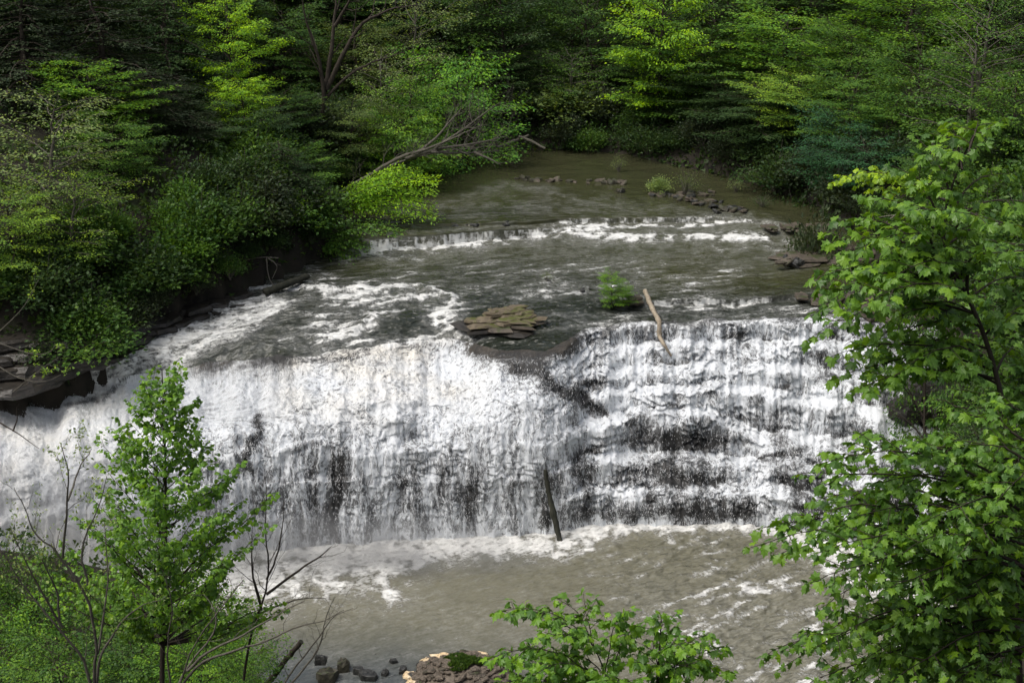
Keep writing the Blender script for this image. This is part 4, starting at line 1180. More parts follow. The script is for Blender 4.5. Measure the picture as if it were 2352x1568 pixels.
# right bank: long ledges where the water ends
def ledge_run(name, label, p0, p1, nsl, depth, th, mat, seed, rise=0.0, layers=2, wk=1.25):
    r = np.random.RandomState(seed)
    p0, p1 = np.array(p0), np.array(p1); c = (p0 + p1) / 2
    L = np.linalg.norm((p1 - p0)[:2]); ang = math.atan2(p1[1] - p0[1], p1[0] - p0[0])
    out = []
    for l in range(layers):
        for k in range(nsl):
            t = (k + 0.5 + 0.25 * r.randn()) / nsl - 0.5
            out.append((t * L, 0.22 * l * depth + 0.1 * r.randn(), l * th * 0.92 + 0.03 * r.randn() + rise * (t + 0.5), L / nsl * wk * (1 + 0.25 * r.randn()), depth * (0.85 + 0.3 * r.rand()), th * (0.8 + 0.4 * r.rand()),
                        0.10 * r.randn(), seed * 17 + l * 31 + k, mat, 0.13))
    return slab_thing(name, label, 'rock', tuple(c), ang, out)
z_ = lambda px, py, z: np.array([float(q) for q in at_z(px, py, z)])
ledge_run('rock_ledge', 'brown rock ledge holding back the still brown water at right', z_(1838, 692, -.15), z_(2090, 694, -.15), 6, 1.0, 0.22, 'bankrock', 3, layers=2)
ledge_run('rock_ledge', 'thick layered ledge beside the right end of the falls behind the maple', z_(1985, 742, -.6), z_(2180, 742, -.6), 4, 1.8, 0.36, 'bankrock', 4, layers=3)
0 and ledge_run('rock_ledge', 'dark ledge in steps just under the thick layered one at right', z_(2070, 800, -1.9), z_(2190, 800, -1.9), 3, 2.2, 0.5, 'wetrock', 5, layers=3)
ledge_run('rock_ledge', 'black wet rock steps behind the lower maple beside the pool', z_(1985, 1272, -8.1), z_(2180, 1262, -8.1), 4, 1.9, 0.55, 'wetrock', 6, layers=5)
ledge_run('rock_ledge', 'dark rock wall behind the maple halfway down the falls', z_(2075, 1060, -5.6), z_(2200, 1060, -5.6), 2, 1.9, 0.8, 'wetrock', 16, layers=5)
ledge_run('rock_shelf', 'flat brown rock shelf under the grey-green shrub at right', z_(1800, 606, .30), z_(1985, 588, .30), 4, 2.0, 0.20, 'bankrock', 7, layers=2, wk=1.5)
ledge_run('rock_shelf', 'low dark stony shelf where the upper rapids end at right', z_(1760, 524, .95), z_(1900, 528, .85), 6, 1.1, 0.12, 'bankrock', 8, layers=2)
# left bank: undercut rock wall above the channel
ledge_run('rock_bank', 'dark overhanging rock wall above the white water at the left edge', z_(-60, 905, -1.6), z_(150, 856, -1.2), 2, 2.6, 0.6, 'wetrock', 12, layers=4, wk=2.2)
ledge_run('rock_bank', 'dark rock bank where the left channel bends past it', z_(120, 862, -1.4), z_(290, 792, -.8), 2, 2.4, 0.5, 'wetrock', 13, layers=3, wk=2.2)
ledge_run('rock_bank', 'low black rock bank along the upper left channel', z_(290, 790, -.9), z_(560, 680, -.1), 6, 1.6, 0.35, 'wetrock', 14, layers=2, wk=1.8)

# stones
STONES = [slab_mesh('stone', 300 + k, 8, 1, 0.8, 0.45, 'stone', 0.16, 0.12, 0.5) for k in range(7)]
DSTONES = [slab_mesh('stone', 320 + k, 8, 1, 0.8, 0.6, 'darkstone', 0.16, 0.14, 0.5) for k in range(4)]
MSTONES = [slab_mesh('stone', 340 + k, 9, 1, 0.85, 0.7, 'mossstone', 0.14, 0.16, 0.5) for k in range(3)]
BSTONES = [slab_mesh('stone', 360 + k, 8, 1, 0.8, 0.4, 'bankrock', 0.16, 0.12, 0.5) for k in range(4)]

def stones_in(parent, spots, meshes, r, smin, smax, flat=1.0):
    for (x, y, z) in spots:
        o = obj('stone', meshes[r.randint(len(meshes))], parent)
        s_ = smin + (smax - smin) * r.rand() ** 2
        o.location = (x, y, z); o.rotation_euler = (0.25 * r.randn(), 0.25 * r.randn(), r.rand() * 6.28)
        o.scale = (s_, s_, s_ * flat)

# rock pile in the lower pool, bottom centre
c0 = z_(1062, 1560, POOLZ)
e = bpy.data.objects.new('rock_pile', None); COL.objects.link(e); e.location = c0
e['label'] = 'heap of flat brown stones with moss rising from the pool at the bottom'; e['category'] = 'rock pile'
r = np.random.RandomState(44)
me = bpy.data.meshes.new('mound')
g = np.linspace(-2.3, 2.3, 24); MX, MY = np.meshgrid(g, g)
def mound_h(x, y):
    q = np.hypot(x / 2.05, y / 1.75)
    return 0.78 * np.clip(1 - q ** 2, -0.5, 1) + 0.10 * fbm(x * 1.5 + 3, y * 1.5, oct=3)
me = mesh_np('mound', np.stack([MX, MY, mound_h(MX, MY) - 0.06], -1).reshape(-1, 3), grid_faces(24, 24)[:, ::-1], [M['stone']], None, True)
obj('mound', me, e)
sp = []
while len(sp) < 300:
    x, y = r.uniform(-2.0, 2.0), r.uniform(-1.8, 1.75)
    q = math.hypot(x / 2.0, y / 1.7)
    if q > 1.03: continue
    sp.append((x, y, float(mound_h(np.array(x), np.array(y))) + 0.02))
inner = [p for p in sp if math.hypot(p[0] / 2.0, p[1] / 1.7) < 0.9]; rim = [p for p in sp if p not in inner]
stones_in(e, inner, STONES + BSTONES[:2], r, 0.14, 0.5, 0.6)
stones_in(e, rim, DSTONES + STONES[:2], r, 0.16, 0.42, 0.8)
# dried foam caught between the stones
for (px, py, w, d) in [(1010, 1508, .75, .3), (980, 1518, .5, .25), (1105, 1508, .5, .26), (1068, 1497, .4, .18), (938, 1545, .35, .5), (950, 1562, .5, .3), (1020, 1500, .5, .2)]:
    p = z_(px, py, POOLZ + 0.15) - c0
    o = obj('dried_foam', slab_mesh('dried_foam', int(px), 12, w, d, 0.16, 'scum', 0.2, 0.2, 0.6), e)
    o.location = (p[0], p[1], max(0.06, float(mound_h(np.array(p[0]), np.array(p[1]))) + 0.05))
# moss and grass on top
n = 5200
a_ = r.rand(n) * 6.28; rad = np.sqrt(r.rand(n)) * (1.0 + 0.4 * np.sin(3 * a_ + 1))
mx, my = 0.05 + 0.72 * rad * np.cos(a_), 0.10 + 0.50 * rad * np.sin(a_)
C_ = np.stack([mx, my, mound_h(mx, my) + 0.05], 1)
D_ = np.stack([0.5 * r.randn(n), 0.5 * r.randn(n), np.ones(n)], 1)
V, F, t = leaves(C_, D_, r.randn(n, 3), 0.10 * (0.5 + r.rand(n)), 'tri', r.rand(n))
g_ = obj('moss', mesh_np('moss', V, F, [M['leaf']], dict(tint=t)), e, kind='stuff'); g_.color = (0.055, 0.12, 0.02, 1)

# loose rocks in the shallow water left of the heap
LOOSE = [(790, 1536, .55, .5, 'MS', 'round mossy green rock standing alone in the shallow water'),
         (752, 1560, .85, .5, 'MS', 'largest dark mossy rock at the bottom edge left of the heap'),
         (738, 1545, .5, .35, 'DS', 'small dark rock lying on top of the largest mossy one'),
         (826, 1546, .5, .35, 'DS', 'black wet rock between the mossy rock and the flat one'),
         (848, 1556, .7, .35, 'DS', 'flat black rock awash left of the stone heap'),
         (905, 1520, .3, .2, 'DS', 'tiny black rock in the ripples above the heap'),
         (925, 1543, .4, .3, 'DS', 'rounded dark grey rock touching the left side of the heap'),
         (884, 1549, .3, .25, 'DS', 'little dark rock between the flat rock and the heap'),
        
        
        ]
for (px, py, w, h, k, lab) in LOOSE:
    p = z_(px, py, POOLZ)
    o = obj('rock', (MSTONES if k == 'MS' else DSTONES)[int(px) % 3], None, label=lab, category='rock')
    o.location = (p[0], p[1], p[2] + h * 0.25 + (0.5 if 'lying on top' in lab else 0)); o.scale = (w, w, h * 1.6); o.rotation_euler = (0, 0, px)

# stones standing out of the upper river
def stone_group(name, label, pts, meshes, seed, smin, smax, zup=0.03):
    r = np.random.RandomState(seed)
    b0 = surf(*pts[0][:2]); e = bpy.data.objects.new(name, None); COL.objects.link(e); e.location = b0
    e['label'] = label; e['category'] = 'stones'
    sp = []
    for (px, py, n, sx, sy) in pts:
        for _ in range(n):
            q = z_(px + r.uniform(-sx, sx), py + r.uniform(-sy, sy), b0[2] + zup)
            sp.append(tuple(q - b0))
    stones_in(e, sp, meshes, r, smin, smax, 0.55)
stone_group('stone_row', 'line of mossy flat stones breaking the upper river surface', [(1195, 411, 3, 14, 3), (1228, 413, 3, 12, 3), (1275, 414, 6, 20, 3), (1330, 417, 8, 28, 4), (1395, 418, 8, 22, 4), (1438, 419, 4, 14, 3), (1500, 420, 4, 16, 3)], MSTONES + BSTONES, 71, 0.3, 0.85)
stone_group('gravel_bar', 'low mossy gravel bar below the twiggy shrub in the upper river', [(1520, 447, 10, 24, 5), (1570, 455, 16, 34, 8), (1625, 468, 20, 40, 9), (1680, 480, 18, 34, 7), (1600, 443, 10, 40, 5), (1430, 436, 4, 8, 3)], MSTONES + BSTONES + DSTONES, 72, 0.25, 0.8)
stone_group('stone_cluster', 'black wet stones in the rapids right of the upper falls', [(1812, 594, 5, 14, 3), (1838, 602, 4, 12, 3), (1826, 588, 3, 8, 2)], DSTONES, 73, 0.45, 0.95, 0.12)
stone_group('stone_cluster', 'dark stones scattered under the grey-green shrub on the shelf', [(1800, 600, 5, 14, 4), (1990, 575, 10, 24, 8), (1950, 570, 8, 20, 6)], BSTONES, 74, 0.3, 0.8, 0.4)
stone_group('stone_cluster', 'few small stones by the tiny plant above the falls', [(1255, 643, 3, 7, 2), (1385, 690, 5, 14, 3), (1345, 665, 3, 10, 4), (1425, 700, 3, 8, 2)], DSTONES, 75, 0.15, 0.4)
stone_group('stone_cluster', 'black edge stones along the left lip of the small ledge', [(905, 538, 3, 16, 2), (1120, 515, 6, 60, 1.5), (1050, 517, 6, 50, 1.5)], DSTONES, 76, 0.25, 0.7, 0.02)

# ------------------------------------------------------------------ driftwood
def log_thing(name, label, pts, mat, knots=(), cut=True, sides=9, cat='log', stubs=()):
    P = np.array([p[:3] for p in pts]); Rr = np.array([p[3] for p in pts])
    t = np.linspace(0, 1, len(P)); tt = np.linspace(0, 1, 26)
    Q = np.stack([np.interp(tt, t, P[:, k]) for k in range(3)], 1)
    for _ in range(2):
        Q[1:-1] = 0.25 * Q[:-2] + 0.5 * Q[1:-1] + 0.25 * Q[2:]
    rs = np.random.RandomState(len(label))
    R_ = np.interp(tt, t, Rr) * (1 + 0.07 * rs.randn(26)); Q[1:-1] += rs.randn(24, 3) * 0.012
    for k in knots: R_ = R_ * (1 + 0.35 * np.exp(-((tt - k) / 0.03) ** 2))
    V, F = tubes([(Q - Q[0], R_)], sides)
    o = obj(name, mesh_np(name, V, F, [M[mat]], None, True), None, label=label, category=cat)
    o.location = Q[0]
    n = sides
    for end, idx in ((0, 0), (1, len(Q) - 1)):
        c = Q[idx] - Q[0]
        ring = V[idx * n:(idx + 1) * n]
        VV_ = np.vstack([ring, [c]]); i = np.arange(n)
        F_ = np.stack([i, (i + 1) % n, np.full(n, n)], 1)
        obj('cut_end', mesh_np('cut_end', VV_, F_ if end else F_[:, ::-1], [M['drift' if mat == 'drift' else 'wetwood']]), o)
    for (at, d, L, rr_) in stubs:
        k = int(at * 25); p = Q[k] - Q[0]; d = norm(np.array(d, float))
        V, F = tubes([(np.array([p, p + d * L * 0.5, p + d * L]), np.array([rr_, rr_ * 0.7, rr_ * 0.3]))], 6)
        obj('branch_stub', mesh_np('branch_stub', V, F, [M[mat]], None, True), o)
    return o
def on(px, py, up, r, back=0.0):
    s_ = surf(px, py); return (s_[0], s_[1] + back, s_[2] + up, r)
pA = W(1479, 670, 70.4); pA[2] = max(pA[2], 0.0)
log_thing('driftwood_log', 'long pale bare log hanging over the right lip of the falls',
          [(*on(1478, 690, 0.52, .17)[:3], .135), on(1500, 724, 0.34, .14), on(1512, 754, 0.34, .125), on(1513, 780, 0.24, .11), on(1522, 804, 0.30, .09), on(1540, 826, 0.22, .065)],
          'drift', knots=(0.55,), stubs=[(0.56, (-1, -.3, .3), .25, .06)])
log_thing('driftwood_log', 'dark wet log leaning in the foot of the falls above the pool',
          [(*W(1252, 1078, surf(1256, 1090)[1] - 0.35), .10), (*W(1260, 1130, surf(1260, 1140)[1] - 0.45), .12), (*W(1273, 1190, surf(1270, 1190)[1] - 0.6), .135), (*W(1293, 1266, surf(1285, 1230)[1] - 1.2), .14)],
          'wetwood', knots=(0.6,))
log_thing('driftwood_log', 'thick brown log lodged against the left bank of the channel',
          [on(607, 682, 0.28, .20), on(650, 668, 0.32, .21), on(704, 646, 0.30, .17)], 'wetwood', stubs=[(0.4, (-.4, .3, 1), .35, .05)])
log_thing('fallen_log', 'pale fallen trunk lying on the far shore, rising to the right',
          [(*W(1142, 340, 103.5), .16), (*W(1175, 327, 104), .15), (*W(1215, 311, 104.5), .10)], 'twig')
log_thing('fallen_log', 'thin pale fallen trunk crossing the other one on the far shore',
          [(*W(1192, 313, 104), .11), (*W(1222, 325, 103.4), .11), (*W(1252, 342, 102.8), .09)], 'twig')
log_thing('snag', 'dark broken stick slanting up over the pool at the bottom',
          [(*W(600, 1590, 31.5), .085), (*W(640, 1535, 31.5), .075), (*W(692, 1472, 31.3), .06)], 'bark', cat='branch')

# ------------------------------------------------------------------ bare branches
def twiggy(P, r0, r1, seed, dens=3.0, tl=0.7, depth=2, up=0.5, spread=0.9, start=0.25):
    """a limb with finer limbs growing off it; returns tube paths"""
    r = np.random.RandomState(seed); out = []
    def limb(Q, ra, rb, dep, tl_):
        n = len(Q); L = np.linalg.norm(np.diff(Q, axis=0), axis=1).sum()
        out.append((Q, np.linspace(ra, rb, n)))
        if dep <= 0: return
        k = max(1, int(L * dens * (1.0 if dep == depth else 1.6)))
        for i in range(k):
            t = start + (1 - start) * (i + r.rand()) / k
            f = t * (n - 1); j = min(int(f), n - 2); p = Q[j] * (1 - (f - j)) + Q[j + 1] * (f - j)
            d = norm(Q[j + 1] - Q[j]); sdir = r.randn(3); sdir = norm(sdir - d * (sdir @ d))
            dd = norm(d * 0.9 + sdir * spread + np.array([0, 0, up]) * 0.5)
            l_ = tl_ * (0.5 + 0.9 * r.rand()) * (1.15 - 0.5 * t)
            m = 5; tt = np.linspace(0, 1, m)[:, None]
            q = p + dd * l_ * tt + np.array([0, 0, up * 0.3]) * l_ * tt ** 2 + np.cumsum(r.randn(m, 3) * 0.03 * l_ * 1.6, axis=0) * (tt > 0)
            rr_ = max(rb, ra * (1 - t) * 0.5 + rb * 0.6)
            limb(q, rr_ * 0.75, max(0.0025, rb * 0.5), dep - 1, tl_ * 0.55)
    Q = np.asarray(P, float)
    t = np.linspace(0, 1, len(Q)); tt = np.linspace(0, 1, max(8, len(Q) * 3))
    Qs = np.stack([np.interp(tt, t, Q[:, k]) for k in range(3)], 1)
    for _ in range(2): Qs[1:-1] = 0.25 * Qs[:-2] + 0.5 * Qs[1:-1] + 0.25 * Qs[2:]
    Qs[1:-1] += r.randn(len(Qs) - 2, 3) * 0.008 * max(1, r0 * 20)
    limb(Qs, r0, r1, depth, tl)
    return out

def bare_thing(name, label, cat, stems, Y, mat, seed, r0=0.05, r1=0.008, dens=3.0, tl=0.6, up=0.5, depth=2, jit=0.5, leafy=None):
    r = np.random.RandomState(seed)
    e = bpy.data.objects.new(name, None); COL.objects.link(e)
    b = W(*stems[0][0], Y); e.location = b; e['label'] = label; e['category'] = cat
    for k, st in enumerate(stems):
        dy = r.uniform(-jit, jit)
        P = [W(px, py, Y + dy * (i / (len(st) - 1))) for i, (px, py) in enumerate(st)]
        sc = 1.0 if k < 3 else 0.7
        paths = twiggy(np.array(P) - b, r0 * sc, r1, seed * 13 + k, dens, tl, depth, up)
        V, F = tubes(paths, 6)
        obj('stem', mesh_np('stem', V, F, [M[mat]], None, True), e)
        if leafy:
            n_, tone, sz = leafy
            tips = np.array([q[0][-1] for q in paths[1:]] + [q[0][2] for q in paths[1:] if len(q[0]) > 3])
            c = tips[r.randint(len(tips), size=n_)] + r.randn(n_, 3) * 0.05
            Vl, Fl, tt_ = leaves(c, r.randn(n_, 3), r.randn(n_, 3) * 0.6 + [0, 0, 1], sz * (0.5 + r.rand(n_)), 'oval', r.rand(n_))
            o = obj('leaves', mesh_np('leaves', Vl, Fl, [M['leaf']], dict(tint=tt_)), e, kind='stuff'); o.color = (*TONES[tone], 1)
    return e

bare_thing('bare_shrub', 'many-stemmed bare shrub fanning out at the bottom left', 'shrub', [
    [(216, 1640), (218, 1526), (223, 1472), (202, 1364), (137, 1278), (119, 1252), (79, 1231), (58, 1166), (32, 1119)],
    [(216, 1630), (205, 1530), (140, 1447), (47, 1339), (7, 1270)],
    [(218, 1620), (223, 1526), (248, 1472), (288, 1414), (324, 1389), (380, 1372)],
    [(144, 1440), (72, 1321), (22, 1206)],
    [(137, 1436), (133, 1357), (104, 1299), (94, 1270)],
    [(202, 1340), (187, 1278), (194, 1227), (230, 1166), (245, 1094)],
    [(144, 1280), (155, 1155), (158, 1076), (140, 1020)],
    [(155, 1150), (180, 1080), (210, 1030)],
    [(225, 1500), (250, 1330), (240, 1200)]], 24, 'twig', 5, 0.036, 0.006, 2.0, 0.65, 0.5, 2, 0.8, (120, 'pale', 0.06))
bare_thing('bare_shrub', 'bare grey branches reaching right over the pool from the bottom', 'shrub', [
    [(405, 1600), (414, 1551), (500, 1447), (493, 1393), (468, 1364)],
    [(405, 1600), (450, 1522), (533, 1494), (612, 1472), (684, 1436), (742, 1429), (790, 1400)],
    [(430, 1540), (480, 1490), (560, 1460), (650, 1400), (700, 1380)],
    [(400, 1610), (380, 1480), (400, 1400), (380, 1320)],
    [(405, 1600), (440, 1480), (520, 1380), (560, 1330)]], 23, 'twig', 6, 0.030, 0.006, 2.2, 0.6, 0.35, 2, 0.7)
bare_thing('bare_sapling', 'thin dark bare sapling standing against the foam right of the tulip tree', 'tree', [
    [(560, 1560), (572, 1472), (590, 1411), (612, 1364), (619, 1292), (608, 1220), (612, 1148), (608, 1076)],
    [(612, 1364), (680, 1313), (740, 1275), (760, 1255)],
    [(600, 1400), (575, 1300), (580, 1200)],
    [(612, 1330), (640, 1270), (650, 1200), (652, 1150)],
    [(590, 1411), (640, 1390), (700, 1370), (760, 1375)]], 29, 'bark', 7, 0.036, 0.006, 2.6, 0.75, 0.6, 2, 0.8)
bare_thing('bare_sapling', 'slender bare twigs curving over the shallow water beside the snag', 'tree', [
    [(625, 1610), (650, 1568), (720, 1479), (767, 1411), (810, 1396)],
    [(625, 1610), (700, 1540), (740, 1470), (745, 1420), (770, 1370)]], 26, 'twig', 8, 0.028, 0.006, 2.2, 0.55, 0.5, 2, 0.5)
bare_thing('fallen_branch', 'bare dead twig poking in from the left edge over the foam', 'branch', [
    [(-30, 960), (10, 975), (50, 1002), (90, 1030)], [(30, 990), (40, 960), (38, 935)]], 40, 'bark', 9, 0.03, 0.008, 1.0, 0.3, 0.3, 1, 0.2)
# dead leaning tree over the upper river
YL = 86
bare_thing('leaning_dead_tree', 'grey leaning tree with bare branches stretched over the upper river', 'tree', [
    [(730, 500), (752, 468), (800, 428), (870, 392), (930, 367), (990, 350), (1060, 345), (1120, 335)],
    [(860, 396), (920, 360), (1000, 335), (1060, 310), (1110, 285)],
    [(930, 365), (1010, 340), (1090, 330), (1165, 312)],
    [(990, 350), (1080, 352), (1150, 345)],
    [(960, 352), (1010, 310), (1040, 270), (1070, 240)],
    [(1000, 340), (1060, 300), (1120, 255), (1150, 235)],
    [(1090, 350), (1120, 362), (1150, 378)]], YL, 'twig', 10, 0.15, 0.013, 1.9, 1.9, 0.4, 3, 2.0)
bare_thing('forked_tree', 'dark forked bare tree rising through the pale spring crowns', 'tree', [
    [(735, 330), (748, 200), (730, 120), (700, 50), (690, -40)],
    [(748, 200), (765, 100), (772, 0), (775, -60)],
    [(750, 205), (790, 120), (830, 50), (900, 20), (960, 10)],
    [(745, 230), (800, 170), (860, 140), (930, 120)],
    [(770, 60), (800, 10), (830, -50)]], 92, 'bark', 12, 0.19, 0.025, 0.8, 2.4, 0.5, 2, 1.5)
bare_thing('dead_branch', 'pale dead branches drooping above the dark log on the left bank', 'branch', [
    [(560, 598), (600, 590), (640, 592)], [(612, 592), (616, 640), (640, 670), (680, 680)], [(615, 592), (640, 610), (625, 640)]], 75, 'palebark', 14, 0.035, 0.015, .6, .5, -0.3, 1, 0.3)
bare_thing('bare_branches', 'grey bare twigs hanging over the rock wall at the left edge', 'branch', [
    [(-20, 780), (60, 812), (110, 815), (130, 790)], [(-20, 830), (40, 870), (100, 880), (140, 860)], [(30, 900), (90, 850), (135, 820)], [(0, 760), (60, 700), (90, 640)]], 58, 'twig', 15, 0.035, 0.01, .8, .8, 0.1, 2, 0.5, (60, 'yellow', 0.12))
bare_thing('pale_twigs', 'bleached bare twigs above the lower blue-green tree at right', 'branch', [
    [(2110, 498), (2060, 492), (2015, 500)], [(2060, 492), (2040, 505), (2028, 520)]], 72, 'palebark', 16, 0.03, 0.012, .6, .4, 0, 1, 0.3)

# small green plants standing in the river
def river_plant(name, label, px, py, h, w, tone, kind='bush', idx=0):
    s_ = surf(px, py)
    place(name, kind, idx, s_[0], s_[1], s_[2] - 0.05, h, w, px * 0.7, tone, label, 'plant')
river_plant('river_sapling', 'small bright green sapling growing on the lip of the falls', 1408, 703, 2.0, 1.5, 'bright', 'layered', 0)
river_plant('river_sapling', 'lower green tuft at the side of the bright sapling', 1432, 702, 1.1, 1.4, 'bright', 'layered', 2)
river_plant('water_plant', 'tiny pale plant alone in the river above the falls', 1254, 642, .55, .8, 'pale', 'thin_bush')
river_plant('river_shrub', 'twiggy brownish shrub on the gravel bar in the upper river', 1570, 446, 1.9, 2.6, 'olive', 'thin_bush')
river_plant('river_shrub', 'pale leafy bush at the left end of the gravel bar', 1515, 444, 1.3, 1.6, 'pale')
river_plant('water_plant', 'pale leafed sprig standing in the far river', 1420, 395, 1.5, 1.3, 'pale', 'thin_bush')
river_plant('water_plant', 'white-flowered twigs in the dark still water at right', 1690, 440, 1.2, 1.5, 'pale', 'thin_bush')
river_plant('water_plant', 'faint green plants in the still water behind the rapids', 1750, 474, .9, 2.0, 'dark', 'thin_bush')
# ------------------------------------------------------------------ near trees whose leaves can be told apart
MAPLE = np.array([[0, .30], [0, 0], [.14, -.05], [.40, -.06], [.30, .13], [.60, .36], [.36, .42], [.28, .52], [.30, .72], [.12, .70], [0, 1.0],
                  [-.12, .70], [-.30, .72], [-.28, .52], [-.36, .42], [-.60, .36], [-.30, .13], [-.40, -.06], [-.14, -.05]])
TULIP = np.array([[0, .4], [0, 0], [.40, .08], [.36, .42], [.46, .72], [.12, .86], [0, .78], [-.12, .86], [-.46, .72], [-.36, .42], [-.40, .08]])
def leaf_template(P, fold, droop, seed):
    r = np.random.RandomState(seed)
    x, y = P[:, 0], P[:, 1]
    z = -fold * np.abs(x) - droop * y ** 2 + 0.03 * r.randn(len(P))
    V = np.stack([x, y, z], 1); n = len(P) - 1
    i = np.arange(1, n + 1); j = i % n + 1
    return V, np.stack([np.zeros(n, int), j, i], 1)

def leaf_tree(name, label, cat, base, paths, C, D, N, Z, shape, color, barkmat, seed, group=None):
    r = np.random.RandomState(seed)
    e = bpy.data.objects.new(name, None); COL.objects.link(e); e.location = base
    e['label'] = label; e['category'] = cat
    V, F = tubes([(p - base, q) for p, q in paths], 7)
    obj('trunk', mesh_np('trunk', V, F, [M[barkmat]], None, True), e)
    C, D, N, Z = map(np.asarray, (C, D, N, Z))
    D = norm(D); N = norm(N - (N * D).sum(-1, keepdims=True) * D); Sd = np.cross(D, N)
    temps = [leaf_template(shape, .22, .30, 1), leaf_template(shape, .48, .45, 2), leaf_template(shape, .10, .12, 3), leaf_template(shape * [0.85, 1], .36, .55, 4), leaf_template(shape * [1, .85], .60, .2, 5)]
    tints = [0.38, 0.62, 0.15, 0.5, 0.9]
    dist = np.linalg.norm(C - np.array([0, 0, CAMZ]), axis=1)
    proj = 784 + FPX * np.tan(np.arctan2(CAMZ - C[:, 2], C[:, 1]) - PITCH)
    pxx = 1176 + FPX * C[:, 0] / (C[:, 1] * CP + (CAMZ - C[:, 2]) * SP)
    vis = (proj > 0) & (proj < 1560) & (pxx > 0) & (pxx < 2350)
    score = Z / dist * vis * (0.35 + 0.65 * np.clip(np.abs((N * norm(C - np.array([0, 0, CAMZ]))).sum(1)), 0, 1))
    order = np.argsort(-score)
    single = order[:290]; rest = order[290:]
    # prefer leaves that are not behind others: keep the nearest of those scoring well
    cand = order[:min(len(order), 1400)]
    single = cand[np.argsort(dist[cand])[:290]]
    msk = np.ones(len(C), bool); msk[single] = False; rest = np.nonzero(msk)[0]
    meshes = [mesh_np('leaf', v, f, [M['maple']], dict(tint=np.full(len(v), t)), False) for (v, f), t in zip(temps, tints)]
    for k in single:
        o = bpy.data.objects.new('leaf', meshes[r.randint(5)])
        s_ = Z[k]
        m = Matrix(((Sd[k][0] * s_, D[k][0] * s_, N[k][0] * s_, C[k][0] - base[0]), (Sd[k][1] * s_, D[k][1] * s_, N[k][1] * s_, C[k][1] - base[1]),
                    (Sd[k][2] * s_, D[k][2] * s_, N[k][2] * s_, C[k][2] - base[2]), (0, 0, 0, 1)))
        o.matrix_local = m; o.parent = e; o.color = (*color, 1); COL.objects.link(o)
    Vs, Fs, Ts, off = [], [], [], 0
    which = r.randint(5, size=len(rest))
    for q, (tv, tf) in enumerate(temps):
        ids = rest[which == q]
        if not len(ids): continue
        s_ = Z[ids][:, None, None]
        V = (C[ids] - base)[:, None, :] + (tv[None, :, 0:1] * Sd[ids][:, None, :] + tv[None, :, 1:2] * D[ids][:, None, :] + tv[None, :, 2:3] * N[ids][:, None, :]) * s_
        Vs.append(V.reshape(-1, 3)); Fs.append((tf[None] + (np.arange(len(ids)) * len(tv))[:, None, None]).reshape(-1, 3) + off)
        Ts.append(np.repeat(np.clip(0.5 + 0.27 * r.randn(len(ids)), 0, 1), len(tv))); off += len(ids) * len(tv)
    o = obj('foliage', mesh_np('foliage', np.vstack(Vs), np.vstack(Fs), [M['maple']], dict(tint=np.concatenate(Ts))), e, kind='stuff')
    o.color = (*color, 1)
    return e

def maple_branch(P0, P1, r, out, r0=0.018, gap=0.15, tw=0.38, size=0.125, sag=0.12, start=0.12):
    paths, C, D, N, Z = out
    P0, P1 = np.array(P0), np.array(P1); L = np.linalg.norm(P1 - P0)
    m = 9; t = np.linspace(0, 1, m)[:, None]
    Q = P0 * (1 - t) + P1 * t + np.array([0, 0, 1.0]) * sag * L * np.sin(math.pi * t) + np.cumsum(r.randn(m, 3) * 0.012 * L, axis=0) * np.sin(math.pi * t)
    paths.append((Q, np.linspace(r0, 0.004, m)))
    T = norm(np.gradient(Q, axis=0))
    k = max(4, int(L / gap))
    for i in range(k + 1):
        tt = start + (1 - start) * (i + 0.5 * r.rand()) / k; tt = min(tt, 1.0)
        f = tt * (m - 1); j = min(int(f), m - 2); p = Q[j] * (1 - f + j) + Q[j + 1] * (f - j); d = T[j]
        side = norm(np.cross(d, [0, 0, 1.0])) * (1 if i % 2 else -1)
        if i >= k: dd = d
        else: dd = norm(d * 0.55 + side * 0.75 + np.array([0, 0, 0.15]) + r.randn(3) * 0.22)
        l_ = tw * (0.4 + 0.8 * r.rand()) * (1.1 - 0.35 * tt)
        tip = p + dd * l_ + np.array([0, 0, -0.12 * l_])
        paths.append((np.array([p, (p + tip) / 2 + r.randn(3) * 0.01, tip]), np.array([0.006, 0.0045, 0.003])))
        nn = max(2, int(l_ / 0.085))
        s2 = norm(np.cross(dd, [0, 0, 1.0]))
        for q in range(nn + 1):
            c = p + (tip - p) * (q + 0.6) / (nn + 0.6)
            for sg in ((1, -1) if q < nn else (1, -1, 0)):
                od = dd * (0.45 if sg else 1.0) + s2 * sg * 0.9 + np.array([0, 0, -0.35]) + r.randn(3) * 0.28
                od = norm(od)
                C.append(c + od * 0.035); D.append(od + np.array([0, 0, -0.25]))
                nv = np.array([0, 0, 1.0]) + od * 0.25 + r.randn(3) * 0.48
                N.append(nv); Z.append(size * (0.55 + 0.65 * r.rand()) * (0.8 if sg == 0 else 1))

